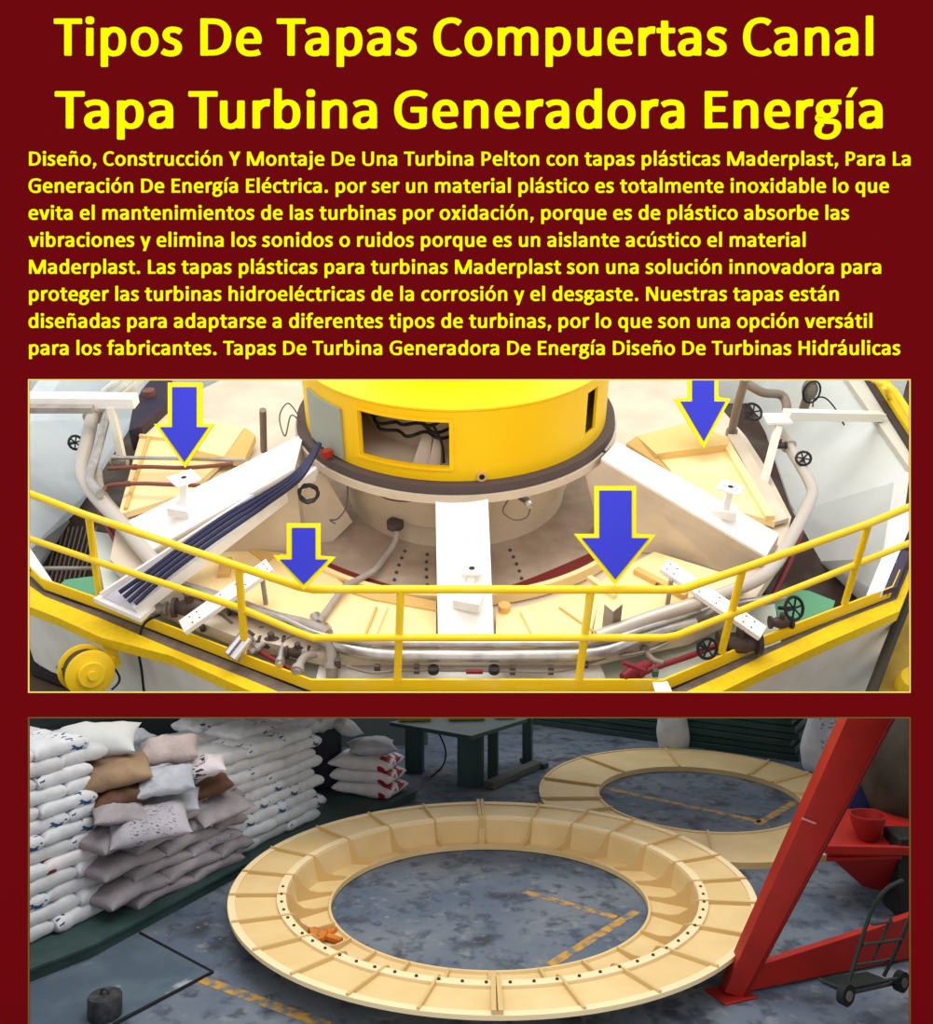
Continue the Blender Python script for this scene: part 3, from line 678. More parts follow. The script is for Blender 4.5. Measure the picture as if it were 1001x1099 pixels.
# ================================================================== THE TURBINE HALL (upper opening)
wp = mat('white_paint', (250, 249, 246), .5, rgb2=(240, 238, 232), scale=5, lo=.45, hi=.75)
beige = mat('beige_paint', (222, 208, 186), .6, rgb2=(210, 195, 174), scale=2)
taupe = mat('taupe_floor_paint', (164, 145, 128), .6, rgb2=(184, 166, 148), scale=3)
cov = mat('cover_cream', (252, 228, 172), .5, rgb2=(248, 220, 160), scale=2)
covs = mat('cover_edge_tan', (222, 184, 112), .6)
yel = mat('safety_yellow', (250, 210, 30), .45, rgb2=(250, 222, 84), scale=3, lo=.5, hi=.8)
yelc = mat('turbine_yellow', (253, 204, 10), .4, rgb2=(254, 210, 18), scale=2)
curb = mat('curb_yellow', (244, 208, 20), .7, rgb2=(236, 196, 20), scale=20, lo=.45, hi=.7)
pipe = mat('pipe_steel', (196, 193, 190), .3, metal=.75, rgb2=(170, 166, 162), scale=6)
pipeg = mat('pipe_grey_paint', (168, 160, 152), .5, rgb2=(150, 142, 134), scale=6)
rust = mat('rust_pipe', (128, 78, 68), .6)
brn = mat('brown_grey_pipe', (134, 120, 108), .5)
redp = mat('fire_red_pipe', (128, 34, 44), .5)
blackm = mat('black_iron', (30, 28, 30), .5)
darkb = mat('dark_band_rubber', (88, 76, 74), .7)
gapm = mat('grey_gap', (124, 114, 104), .8, rgb2=(110, 98, 92), scale=10)
outer = mat('outer_wall_paint', (238, 236, 226), .7, rgb2=(228, 226, 214), scale=4)
wallm = mat('pit_wall_paint', (240, 246, 246), .7, rgb2=(226, 230, 222), scale=.8, lo=.35, hi=.7)
pitf = mat('pit_floor_dark', (70, 52, 46), .8, rgb2=(96, 88, 82), scale=1.5)
grn = mat('green_floor_paint', (96, 160, 122), .6)
def sim(name, label, cat, mb, m, **k): return simple(name, label, cat, mb, m, space='A', **k)
def poly(pts, z=None): return [A(p[0], p[1], z if z is not None else p[2]) for p in pts]
# --- setting
sim('floor', None, None, MB().prism([(-9, 7.6, -2.5), (9, 7.6, -2.5), (9, 19, -2.5), (-9, 19, -2.5)], (0, 0, .1)), pitf, kind='structure')
def wall(pl, z0, z1, th=.15):
    mb = MB()
    for a, b in zip(pl, pl[1:]):
        a = Vector((a[0], a[1], z0)); b = Vector((b[0], b[1], z0)); d = (b-a).normalized(); n = Vector((d.y, -d.x, 0))*th
        mb.prism([a, b, b+n, a+n], (0, 0, z1-z0))
    return mb
def batter(top, base, zt2, zb2):
    mb = MB(); L = []
    for p, q in zip(top, base):
        P, Q = A(*p, zt2), A(*q, zb2); L.append([P, Q, Q-Vector((0, 0, .1)), P-Vector((0, 0, .1))])
    return mb.loft(L, cap=True)
sim('wall_right', None, None, batter([(880, 380), (912, 407), (945, 453), (977, 500), (965, 590), (955, 632)], [(770, 380), (792, 407), (822, 462), (848, 540), (880, 596), (925, 640)], -1.0, -2.35), wallm, kind='structure')
sim('wall_left', None, None, batter([(60, 380), (20, 440), (5, 500), (20, 590), (30, 606)], [(215, 380), (150, 440), (103, 512), (80, 545), (38, 612)], -.95, -2.35), mat('pale_blue_wall', (236, 246, 250), .7, rgb2=(214, 230, 240), scale=.7), kind='structure')
sim('wall_far', None, None, wall([(-8, 15.2), (8, 15.2)], -2.4, 3.0, -.2), wallm, kind='structure')
crack = MB().tube([A(*p) for p in ((905, 455, -1.9), (912, 470, -1.95), (925, 487, -2.0), (940, 504, -2.1), (950, 520, -2.2), (965, 542, -2.3))], .006, 5)
# --- head cover base
c0 = Vector((-.12, 9.42, 0))
def circ(r, z, n=96, c=c0, a0=0): return [Vector((c.x+r*math.sin(a0+2*PI*i/n), c.y-r*math.cos(a0+2*PI*i/n), z)) for i in range(n)]
t = Thing('turbine_head_cover', 'beige round head cover spreading under the yellow generator housing', 'turbine cover', 'A')
hc = MB(); a8 = PI/8
hpx = [(165, 648), (250, 682), (345, 702), (640, 702), (740, 680), (806, 648), (838, 600), (849, 555), (822, 502), (800, 468), (775, 440), (770, 420)]
hout = poly(hpx, -.95)+[Vector((2.6, 14.2, -.95)), Vector((-3.0, 14.2, -.95))]+poly([(178, 436), (152, 462), (128, 549), (118, 600)], -.95)
hc.prism(hout, (0, 0, -.14))
t.part('cover_plate', hc, beige)
lb = MB(); ll = hout[6:18]+hout[18:]
ll = [p for p in hout[6:] if (p.y > 8.2)]
for q1, q2 in zip(ll, ll[1:]):
    lb.prism([q1-Vector((0, 0, .14)), q2-Vector((0, 0, .14)), Vector((q2.x*.96, q2.y, -2.4)), Vector((q1.x*.96, q1.y, -2.4))], (0, .02, 0))
t.part('pit_liner', lb, mat('liner_brown', (110, 78, 66), .7), 'brown lower liner')
t.part('inner_floor', MB().loft([circ(r, z) for r, z in ((1.25, -.86), (2.16, -.86), (2.16, -.93))]), taupe, 'taupe inner floor')
def arcband(r0, r1, z, a0, a1, h=.02, n=24):
    L = []
    for i in range(n+1):
        a = math.radians(a0+(a1-a0)*i/n); rr0 = r0 if not callable(r0) else r0(i/n)
        L.append([Vector((c0.x+r*math.sin(a), c0.y-r*math.cos(a), zz)) for r, zz in ((rr0, z), (r1, z), (r1, z+h), (rr0, z+h))])
    return MB().loft(L, closed=True, cap=True)
mr = mat('maroon_seal', (112, 30, 26), .5)
t.part('seal', arcband(lambda u: 2.15-.16*math.sin(PI*u), 2.18, -.86, 8, 62), mr, 'dark red seal at the right'); t.part('seal', arcband(lambda u: 2.15-.09*math.sin(PI*u), 2.18, -.86, -55, -8), mr, 'dark red seal at the left')
t.part('inner_kerb', arcband(2.18, 2.24, -.93, -64, 64, .13, 60), cov)
for sx in (-1, 1):
    for k in range(5):
        for a in (11, 22) if sx > 0 else (10, 20):
            p = Vector((c0.x+(1.45+.14*k)*math.sin(math.radians(sx*a+sx*(k-2)*-1)), c0.y-(1.45+.14*k)*math.cos(math.radians(a)), -.86))
            t.part('bolt', MB().cyl(p, .018, .02, 8), darkb)
t.part('drum', MB().loft([circ(r, z) for r, z in ((1.6, .14), (1.55, .1), (1.36, -.1), (1.34, -.58), (1.3, -.6), (1.28, -.86))]), beige)
t.done()
# --- generator housing
R = 1.70; za0, za1 = .2, .97
def cyl_pt(a, r, z): return Vector((c0.x+r*math.sin(a), c0.y-r*math.cos(a), z))
zb = zat(-.13, 7.72, 501); zt_ = zat(-.13, 7.72, 453)
degs = [-180+1.5*i for i in range(241)]
zs_ = [za0, zb, zt_, za1]
hs = MB()
for i in range(240):
    d = degs[i]+.75
    for j in range(3):
        if j == 1 and (-33 < d < -1.5 or 53 < d < 60): continue
        a, b = math.radians(degs[i]), math.radians(degs[i+1])
        o = [cyl_pt(a, R, zs_[j]), cyl_pt(b, R, zs_[j]), cyl_pt(b, R, zs_[j+1]), cyl_pt(a, R, zs_[j+1])]
        n_ = [cyl_pt(a, R-.03, zs_[j]), cyl_pt(b, R-.03, zs_[j]), cyl_pt(b, R-.03, zs_[j+1]), cyl_pt(a, R-.03, zs_[j+1])]
        hs.add(o+n_, [(0, 1, 2, 3), (7, 6, 5, 4), (0, 3, 7, 4), (1, 5, 6, 2), (3, 2, 6, 7), (0, 4, 5, 1)])
t = Thing('generator_housing', 'big round yellow generator housing with a rectangular opening in its side', 'generator', 'A')
t.part('shell', hs, yelc, ang=20)
t.part('roof', MB().loft([circ(r, z, 128) for r, z in ((1.70, .95), (1.72, .97), (1.72, .99), (1.0, 1.0))]), yelc)
t.part('upper_drum', MB().loft([circ(r, z) for r, z in ((1.03, .98), (1.03, 1.45), (.98, 1.5), (.3, 1.5))]), yelc)
t.part('base_ring', MB().loft([circ(r, z, 128) for r, z in ((1.70, .205), (1.80, .205), (1.81, .12), (1.70, .06))]), darkb, 'dark sealing ring')
t.part('base_flange', MB().loft([circ(r, z, 128) for r, z in ((1.70, .10), (1.83, .11), (1.83, .02), (1.3, -.02))]), beige, 'pale flange')
t.part('inner_floor', MB().loft([circ(r, z) for r, z in ((1.69, .22), (.9, .22), (.9, .2))]), beige)
t.part('inner_drum', MB().loft([circ(r, z) for r, z in ((1.05, .2), (1.05, .96))]), beige)
fr = MB()
def arcbar(a0, a1, z, w=.03, r=R+.005, n=16):
    return [[cyl_pt(math.radians(a0+(a1-a0)*i/n), rr, zz) for rr, zz in ((r, z-w/2), (r+.02, z-w/2), (r+.02, z+w/2), (r, z+w/2))] for i in range(n+1)]
fr.loft(arcbar(-34.5, -.5, zb-.02), cap=True); fr.loft(arcbar(-34.5, -.5, zt_+.02), cap=True)
for d in (-34, -.8): fr.loft([[cyl_pt(math.radians(d+q), rr, zz) for q, rr in ((-.7, R), (-.7, R+.022), (.7, R+.022), (.7, R))] for zz in (zb-.03, zt_+.03)], cap=True)
wf = t.part('window_frame', fr, yelc)
t.part('door_panel', MB().loft([[cyl_pt(math.radians(a), rr, zz) for a, rr, zz in ((d, R+.004, .24), (d, R+.03, .24), (d, R+.03, .80), (d, R+.004, .80))] for d in range(-63, -40, 2)], cap=True), mat('grey_green_door', (160, 166, 152), .5), 'grey-green access panel')
for d, rr, zz in ((-4, 1.55, .6), (-14, 1.5, .55)):
    pass
t.part('coil_bracket', MB().prism([cyl_pt(math.radians(-17), 1.5, .22), cyl_pt(math.radians(-12), 1.5, .22), cyl_pt(math.radians(-13), 1.2, .5), cyl_pt(math.radians(-15), 1.2, .5)], (.05, .03, 0)), beige)
t.part('coil_bracket', MB().prism([cyl_pt(math.radians(-10.5), 1.5, .22), cyl_pt(math.radians(-7), 1.5, .22), cyl_pt(math.radians(-8), 1.25, .46), cyl_pt(math.radians(-9.5), 1.25, .46)], (.04, .03, 0)), beige)
for z_, wv in ((.62, .03), (.53, .02), (.70, .04)):
    pts = [cyl_pt(math.radians(d), 1.38+.05*math.sin(d*.5+z_*9), z_+wv*math.sin(d*.25+z_*20)) for d in range(-38, 4, 3)]
    t.part('cable', MB().tube(pts, .018, 8, smooth=3), blackm, 'black cable inside')
t.part('cable', MB().tube([cyl_pt(math.radians(d), 1.62, .225) for d in range(-40, 4, 3)], .03, 8), darkb, 'dark cable on the inner floor')
t.part('cable', MB().tube([cyl_pt(math.radians(-9), 1.4, .68), cyl_pt(math.radians(-5), 1.45, .5), cyl_pt(math.radians(-4), 1.5, .3)], .014, 6, smooth=5), blackm, 'black cable hanging down inside')
lug = cyl_pt(math.radians(9), R, .26); dr = Vector((math.sin(math.radians(9)), -math.cos(math.radians(9)), 0))
lg = t.part('lifting_lug', MB().cyl(lug, .055, .03, 16, axis=dr), covs); t.part('lug_hole', MB().cyl(lug+dr*.03, .028, .006, 12, axis=dr), blackm, parent=lg)
t.part('side_fitting', MB().cyl(cyl_pt(math.radians(56), 1.5, .25), .05, .4, 12), wp); t.part('red_clip', MB().box(cyl_pt(math.radians(-47), 1.80, .26), (.1, .08, .08), rz=.7), mat('clip_red', (170, 50, 40), .5), 'red clip')
t.done()
# --- radial arms
def vplate(mb, top, bots, th=.04):
    """upright plate: top points, image rows where it meets the cover"""
    P = [A(*p) for p in top]; Q = [drop(P[i], y) for i, y in bots]
    pts = P+Q[::-1]; n = (P[1]-P[0]).cross(Q[0]-P[0]).normalized()
    if n.y < 0: n = -n
    return mb.prism(pts, n*th)
def arm(name, lab, quad, base_z=-.94):
    t = Thing(name, lab, 'support beam', 'A')
    P = [A(*p) for p in quad]; m = MB(); m.prism(P, (0, 0, -.03)); t.part('top_plate', m, wp)
    sd = MB(); Bm = [Vector((p.x, p.y, base_z)) for p in P]; k = [p-Vector((0, 0, .03)) for p in P]
    sd.add([*k, *Bm], [(0, 1, 5, 4), (1, 2, 6, 5), (2, 3, 7, 6), (3, 0, 4, 7)])
    t.part('side_plates', sd, beige); return t
t = arm('support_arm', 'white radial arm running straight towards the railing in the middle', [(467, 520, .16), (523, 520, .16), (530, 688, -.84), (470, 688, -.84)])
t.done()
t = arm('support_arm', 'white radial arm running down to the right from the yellow housing', [(662, 474, .16), (645, 492, .16), (822, 597, -.80), (836, 573, -.80)])
mbw = MB(); mbw.prism(poly([(648, 496, .1), (820, 598, -.84), (780, 617, -.93), (702, 592, -.93), (640, 560, -.8), (628, 510, .0)]), (0, .03, -.02)); t.part('web_plate', mbw, beige)
t.part('bolt_hole', MB().cyl(A(648, 485, .155), .02, .012, 10), blackm, 'dark bolt hole'); t.done()
t = arm('support_arm', 'broad white radial arm running down to the left above the cable tray', [(326, 465, .16), (316, 503, .16), (163, 590, -.80), (136, 560, -.80)])
t.part('web_plate', MB().prism(poly([(346, 506, .0), (232, 592, -.90), (262, 587, -.93), (310, 594, -.93), (352, 586, -.9), (378, 560, -.7)]), (0, .03, -.02)), beige)
t.done()
t = Thing('cable_tray', 'long white cable tray sloping down to the near left kick plate', 'cable tray', 'A')
tr = [(322, 502, .02), (350, 499, .02), (146, 656, -.82), (110, 640, -.82)]
t.part('tray_base', MB().prism(poly(tr), (0, 0, -.02)), mat('tray_pale', (206, 206, 216), .5))
P = poly(tr); t.part('side_flange', MB().beam(P[0], P[3], .03, .10), wp); t.part('side_flange', MB().beam(P[1], P[2], .05, .12), wp)
t.part('end_foot', MB().prism(poly([(100, 642, -.84), (125, 628, -.84), (166, 650, -.84), (150, 664, -.84)]), (0, 0, -.05)), wp)
t.part('clip', MB().box(A(266, 545, -.34), (.08, .05, .05), rz=.5), mat('clip_tan', (190, 150, 120), .6)); t.done()
cb = mat('navy_cable', (44, 46, 78), .5)
base = [(343, 476, .24), (333, 492, .16), (316, 513, .05), (280, 537, -.25), (249, 556, -.38), (210, 583, -.53), (168, 615, -.71)]
ends = [(128, 636), (133, 641), (138, 646), (145, 648)]
sprd = [(-5, -4), (-1.5, -1.5), (3, 2), (7.5, 5.5)]
for k in range(4):
    pts = [A(x+sprd[k][0]*min(1, i/4), y+sprd[k][1]*min(1, i/4), z+.13) for i, (x, y, z) in enumerate(base)]+[A(ends[k][0], ends[k][1], -.70)]
    sim('power_cable', 'dark navy cable lying in the white cable tray, %s' % ['uppermost of the four', 'second from the top', 'third from the top', 'lowest of the four'][k], 'cable', MB().tube(pts, .024, 8, smooth=4), cb, group='navy cables in the tray')
sim('cable_coil', 'coil of dark wires hanging under the head of the left arm', 'cable', MB().tube([A(330+10*math.sin(i*.9)+(i % 3), 528+9*math.cos(i*.9)+(i % 4), .0) for i in range(26)], .013, 6, smooth=3), blackm)
sim('loose_wire', 'thin loop of wire hanging beside the left of the yellow housing', 'wire', MB().tube([A(*p, .3) for p in ((321, 447), (310, 433), (302, 440), (300, 452), (306, 468))]+[A(312, 446, .3), A(322, 452, .3)], .008, 6, smooth=5), darkb)
sim('loose_wire', 'thin wire sagging across the beige drum under the opening', 'wire', MB().tube([A(*p) for p in ((391, 510, .1), (398, 523, -.0), (414, 535, -.1), (440, 538, -.1), (460, 530, -.0), (468, 524, .1))], .008, 6, smooth=5), darkb)
sim('loose_wire', 'thin wire hanging left of the beige drum, curling at its end', 'wire', MB().tube([A(*p) for p in ((372, 505, .1), (373, 525, -.05), (371, 545, -.2), (362, 557, -.3), (354, 558, -.3), (360, 562, -.33))], .008, 6, smooth=5), darkb)
t = Thing('lamp', 'small round lamp on a bracket with a wire loop on the beige drum', 'lamp', 'A')
t.part('bulb', MB().loft([[A(567, 538, -.02)+Vector((r*math.cos(a*PI/8), -.05+zz*.3, r*math.sin(a*PI/8))) for a in range(16)] for r, zz in ((.01, -.18), (.035, -.14), (.045, -.03), (.03, .08), (.01, .12))], cap=True), pipe)
t.part('bracket', MB().beam(A(558, 533, .0), A(566, 538, -.02), .05, .05), darkb)
t.part('wire', MB().tube([A(*p) for p in ((554, 525, .05), (543, 540, -.05), (540, 550, -.1), (552, 558, -.15), (565, 555, -.13), (569, 545, -.08))], .007, 6, smooth=5), darkb); t.done()
t = Thing('drain_pipe', 'bent grey pipe running from the drum down to the left panels', 'pipe', 'A')
t.part('pipe_body', MB().tube([A(*p) for p in ((426, 570, -.6), (424, 582, -.7), (413, 598, -.78), (402, 612, -.78), (385, 622, -.78), (370, 630, -.76), (355, 650, -.78), (342, 668, -.78))], .035, 12, smooth=4), pipeg)
t.part('socket', MB().cyl(A(424, 566, -.62), .09, .08, 16), darkb, 'dark pipe socket'); t.done()
# --- brackets on the arms
def tee(lab, top, base_, z):
    t = Thing('mounting_stand', lab, 'stand', 'A')
    P = poly(top, z); ct = sum(P, Vector())/4; t.part('head_plate', MB().prism(P, (0, 0, -.025)), wp)
    b = A(*base_); t.part('stem', MB().beam(b, ct-Vector((0, 0, .02)), .07, .07, up=(0, 1, 0)), wp)
    t.part('foot', MB().box(b+Vector((0, 0, .04)), (.26, .2, .1), rz=-.3), wp)
    t.part('hole', MB().cyl(ct+Vector((0, 0, .001)), .03, .004, 12), blackm, 'dark round hole'); t.done(bevel=.004)
tee('white stand with dark hole on the left arm', [(178, 512), (205, 503), (216, 513), (190, 522)], (197, 550, -.52), -.15)
tee('white stand with dark hole on the right arm', [(768, 523), (776, 514), (800, 522), (792, 531)], (776, 552, -.50), -.12)
tee('white stand with dark hole on the middle arm', [(495, 616), (496, 604), (517, 604), (517, 616)], (503, 648, -.62), -.35)
# --- cream covers
def cover(lab, P, z, th=.06, extra=(), grp='cream plastic covers around the turbine'):
    t = Thing('plastic_cover', lab, 'cover', 'A', grp)
    t.part('panel', MB().prism(poly(P, z), (0, 0, -th)), cov)
    for n, q, m in extra: t.part(n, q, m)
    t.done()
def seam(a, b, z, w=.05, h=.035, m=None): return ('seam_rib', MB().beam(A(*a, z+h/2), A(*b, z+h/2), w, h), m or cov)
cover('cream cover at the far left under the rust pipes', [(127, 552), (150, 468), (172, 443), (262, 458), (240, 492), (200, 530)], -.84, .08, [seam((150, 468), (250, 478), -.84, .04, .05), seam((160, 470), (135, 546), -.84, .04, .04, covs), ('raised_box', MB().prism(poly([(205, 446), (262, 459), (240, 490), (188, 478)], -.72), (0, 0, -.12)), cov), ('end_plate', MB().prism(poly([(263, 459, -.72), (274, 467, -.72), (262, 494, -.85), (241, 491, -.75)]), (0, 0, -.1)), covs)])
cover('cream cover at the far right behind the right arm', [(706, 489), (779, 478), (832, 560), (790, 548), (722, 508)], -.84, .08, [('raised_box', MB().prism(poly([(683, 468), (738, 453), (782, 470), (780, 477), (704, 487)], -.74), (0, 0, -.12)), mat('cover_ochre', (232, 200, 130), .5)), ('end_plate', MB().prism(poly([(672, 476, -.8), (683, 468, -.74), (704, 487, -.76), (722, 508, -.84), (700, 494, -.84)]), (0, 0, -.05)), covs), seam((776, 472), (826, 556), -.84, .10, .06), ('side_strip', MB().prism(poly([(781, 466), (794, 466), (846, 556), (832, 560)], -.86), (0, 0, -.05)), beige)])
cover('cream cover in front left, between cable tray and drain pipe', [(196, 622), (232, 594), (262, 588), (312, 595), (352, 614), (368, 626), (340, 672), (300, 664), (240, 646)], -.84, .08, [seam((243, 600), (240, 618), -.84, .12, .05, covs), ('tan_end', MB().prism(poly([(262, 587), (300, 594), (285, 604)], -.82), (0, 0, .0) if False else (0, 0, -.02)), covs)])
cover('cream cover in front, just left of the middle arm', [(370, 627), (400, 638), (432, 645), (468, 651), (468, 694), (400, 694), (343, 676)], -.84, .08, [seam((413, 652), (398, 688), -.84, .06, .04), seam((404, 652), (390, 686), -.84, .02, .03, covs), ('inner_edge', MB().prism(poly([(372, 622), (404, 633), (468, 645), (468, 655), (400, 643), (366, 632)], -.82), (0, 0, -.05)), covs)])
cover('cream cover in front, just right of the middle arm', [(532, 656), (566, 650), (610, 638), (644, 636), (632, 690), (580, 695), (532, 695)], -.84, .08, [seam((562, 656), (582, 694), -.84, .08, .05), seam((600, 652), (640, 680), -.84, .015, .02, covs), ('round_boss', MB().cyl(A(541, 655, -.84), .06, .07, 16), covs)])
cover('cream cover in front right, under the perforated white bar', [(646, 622), (676, 606), (702, 592), (782, 617), (800, 628), (730, 662), (634, 690)], -.84, .08, [seam((682, 612), (736, 640), -.84, .08, .06, covs), seam((632, 620), (660, 640), -.84, .06, .05), ('bolt', MB().cyl(A(705, 628, -.8), .018, .02, 8), darkb)])
# --- tray of small fittings between pipes and railing
t = Thing('service_panel', 'pale service plate with small valves between the pipes and the railing', 'panel', 'A')
t.part('plate', MB().prism(poly([(345, 704), (640, 704), (652, 733), (338, 733)], -1.12), (0, 0, -.04)), wp)
for k, (x, y) in enumerate([(362, 712), (405, 718), (447, 718), (550, 719), (591, 719), (628, 712)]): t.part('clamp', MB().box(A(x, y, -.95), (.05, .04, .09)), darkb)
for x, y in ((465, 721), (530, 721)): t.part('valve_knob', MB().cyl(A(x, y, -.96), .05, .05, 14), blackm, 'black round knob')
t.part('conduit', MB().tube([A(*p, -.95) for p in ((372, 715), (400, 722), (440, 719), (540, 720), (600, 720), (650, 706))], .014, 8, smooth=4), brn); t.part('red_lever', MB().beam(A(500, 721, -.94), A(518, 721, -.94), .03, .03), redp, 'red lever')
t.done()
# --- pipes
def pipething(lab, pts, r, m=pipe, sm=5, z=None, bands=(), **k):
    P = [A(*p) if len(p) == 3 else A(p[0], p[1], z) for p in pts]
    t = Thing('pipe', lab, 'pipe', 'A', k.get('group')); t.part('pipe_run', MB().tube(P, r, 16, smooth=sm), m)
    C = crv(P, 8)
    for b in bands:
        i = int(b*(len(C)-2)); d = (C[i+1]-C[i]).normalized(); t.part('flange', MB().cyl(C[i]-d*.02, r*1.45, .05, 18, axis=d), k.get('fm', m))
    t.done()
pipething('thick steel pipe crossing in front of the middle arm behind the railing', [(338, 662), (350, 682), (372, 696), (410, 703), (470, 704), (560, 704), (640, 701), (690, 684), (745, 668)], .062, z=-.86, bands=(.1,))
pipething('thinner steel pipe crossing just above the thick pipe in front', [(188, 626), (240, 643), (300, 662), (340, 680), (390, 689), (470, 691), (560, 691), (640, 689), (700, 672), (750, 655)], .032, z=-.78)
pipething('long grey pipe along the left curve of covers', [(200, 632), (240, 644), (290, 662), (330, 672), (352, 682)], .07, pipeg, z=-.82)
pipething('pale pipe sweeping around the right curve up past the handwheels', [(640, 684, -.8), (695, 664, -.75), (745, 648, -.7), (800, 628, -.7), (828, 610, -.72), (850, 575, -.75), (870, 535, -.75), (869, 518, -.75), (853, 490, -.7), (836, 462, -.6)], .068, mat('pipe_pale', (200, 192, 182), .4, metal=.3), bands=(.95,))
pipething('steel pipe running beside the pale pipe at the right', [(700, 676, -.9), (745, 662, -.88), (775, 650, -.88), (812, 646, -.85), (840, 640, -.85)], .05)
pipething('thick pale steel pipe standing at the left and bending towards the covers', [(100, 444, -.5), (93, 475, -.6), (88, 503, -.7), (97, 525, -.75), (128, 560, -.8), (165, 603, -.84), (178, 620, -.84)], .085, mat('pipe_pale', (200, 192, 182), .4), bands=(.04,))
pipething('shiny steel pipe standing beside the thick pale pipe at the left', [(116, 440, -.45), (108, 470, -.5), (101, 495, -.55), (97, 515, -.6), (108, 530, -.62)], .055)
pipething('grey pipe dropping beside the tall pale pipe at the left', [(104, 505, -.7), (109, 530, -.85), (130, 556, -.9), (158, 590, -.93), (172, 606, -.94)], .06, pipeg)
pipething('short upright grey pipe elbow near the left bend of the railing', [(338, 684, -.84), (350, 688, -.84), (356, 698, -.9), (356, 728, -1.1)], .055, pipeg, bands=(.9,))
pipething('rust red pipe across the far left cover', [(116, 503, -.7), (155, 501, -.62), (200, 502, -.6), (250, 498, -.6)], .025, rust, bands=(.28,), fm=rust)
pipething('short rust red pipe below the long rust pipe', [(112, 527, -.75), (117, 521, -.72), (150, 519, -.66), (180, 520, -.66), (214, 521, -.66)], .024, rust, bands=(.42,), fm=rust)
pipething('slim steel pipe above the rust pipe at the far left', [(122, 491, -.62), (180, 492, -.58), (264, 494, -.56)], .024, bands=(.06,))
pipething('brown grey pipe standing on the beige cover behind the left arm', [(283, 484, -.6), (282, 440, .05)], .042, brn, 1)
pipething('brown pipe standing at the far right behind the covers', [(785, 464, -.9), (790, 440, -.45), (800, 405, .2)], .055, brn, bands=(.02,), fm=brn)
pipething('brown pipe arching from the top right to the handwheel frame', [(800, 411, -.2), (818, 421, -.3), (838, 424, -.4), (844, 436, -.5), (842, 452, -.65)], .06, brn)
pipething('dark red pipe behind the railing at the left', [(96, 528, -.9), (113, 560, -.95), (125, 583, -1), (138, 604, -1.05), (145, 618, -1.1)], .03, redp)
pipething('dark red pipe low in the left pipework', [(222, 667, -1), (245, 676, -1), (280, 700, -1.02), (318, 722, -1.05)], .024, redp)
pipething('red pipe low in the right pipework', [(672, 730, -1.05), (705, 716, -1), (740, 704, -1), (772, 692, -1)], .028, redp, bands=(.2,), fm=redp)
pipething('dark red upright pipe behind the right pale pipe', [(860, 570, -1.2), (845, 608, -1.2), (826, 645, -1.2)], .03, redp)
pipething('small grey pipe in the dark left corner', [(44, 610, -1.5), (100, 610, -1.5)], .025, pipeg, 1)
for k, (x, y, dx, z, lab) in enumerate([(205, 652, 14, -.9, 'dark valve block beside the left perforated bar'), (166, 653, 10, -.95, 'dark grey valve block at the foot of the cable tray'), (256, 655, 8, -.9, 'rusty valve block behind the second left railing post'), (292, 690, 10, -1, 'dark valve block in the left pipework'), (320, 700, 9, -1, 'dark valve block near the upright pipe elbow'), (793, 690, 16, -1, 'dark valve block beside the low right handwheel'), (838, 668, 9, -.95, 'brown valve block near the green floor at right'), (836, 478, 7, -.6, 'brown valve block below the upper right handwheel'), (128, 495, 8, -.7, 'grey valve block at the left ends of the rust pipes'), (109, 440, 10, -.45, 'grey pipe head on top of the left pipes')]):
    c = A(x, y, z); s_ = dx*.008; t = Thing('valve', lab, 'valve', 'A')
    m = pipeg if k in (8, 9, 1) else mat('valve_brown', (86, 70, 66), .5, rgb2=(60, 52, 52), scale=9)
    t.part('valve_body', MB().loft([[c+Vector((xx*s_*1.6, rr*s_*math.cos(a*PI/8), rr*s_*math.sin(a*PI/8))) for a in range(16)] for xx, rr in ((-1, .9), (-.8, .9), (-.8, .5), (-.3, .8), (.3, .8), (.8, .5), (.8, .9), (1, .9))], cap=True), m)
    t.part('bonnet', MB().cyl(c, s_*.4, s_*1.5, 12), m); t.done()
for k, (pts, r, m, lab) in enumerate([
    ([(216, 668), (232, 660), (250, 672)], .035, brn, 'short brown pipe elbow beneath the left perforated bar'),
    ([(268, 700), (290, 688), (316, 694), (330, 704)], .03, pipeg, 'short grey pipe bend in the low left pipework'),
    ([(300, 715), (304, 692), (318, 684)], .032, pipe, 'small steel elbow right of the shiny canister'),
    ([(276, 676), (300, 676), (322, 690)], .022, redp, 'thin red pipe above the low left valves'),
    ([(318, 722), (326, 706), (344, 700)], .04, pipeg, 'grey pipe stub by the upright elbow'),
    ([(225, 646), (215, 660), (218, 676)], .03, mat('valve_brown', (86, 70, 66)), 'dark pipe stub behind the left perforated bar'),
    ([(664, 704), (690, 700), (716, 690)], .022, pipe, 'thin steel pipe above the red valve at the right'),
    ([(690, 695), (700, 708), (712, 712)], .03, brn, 'brown fitting above the red valve at the right')]):
    pipething(lab, pts, r, m, z=-.98, bands=(.15,))
t = Thing('gas_cylinder', 'shiny short steel canister in the left pipework', 'canister', 'A')
a_, b_ = A(248, 706, -1.0), A(268, 681, -.85); d_ = (b_-a_)
t.part('canister_body', MB().tube([a_, a_+d_*.05, a_+d_*.9, b_], [.05, .09, .09, .06], 18), mat('shiny_steel', (235, 235, 238), .2, metal=.9)); t.part('cap', MB().tube([b_, b_+d_*.12], .04, 12), darkb); t.done()
t = Thing('red_valve', 'red valve with lever at the end of the low right pipe', 'valve', 'A')
t.part('valve_body', MB().tube([A(668, 727, -1), A(676, 722, -1), (A(690, 716, -1)), A(697, 712, -1)], [.04, .06, .06, .035], 14), redp); t.part('lever', MB().beam(A(668, 711, -.8), A(692, 720, -.92), .04, .03), redp); t.part('green_tag', MB().box(A(703, 722, -.95), (.05, .05, .07)), mat('dark_green_tag', (52, 80, 60), .6)); t.done()
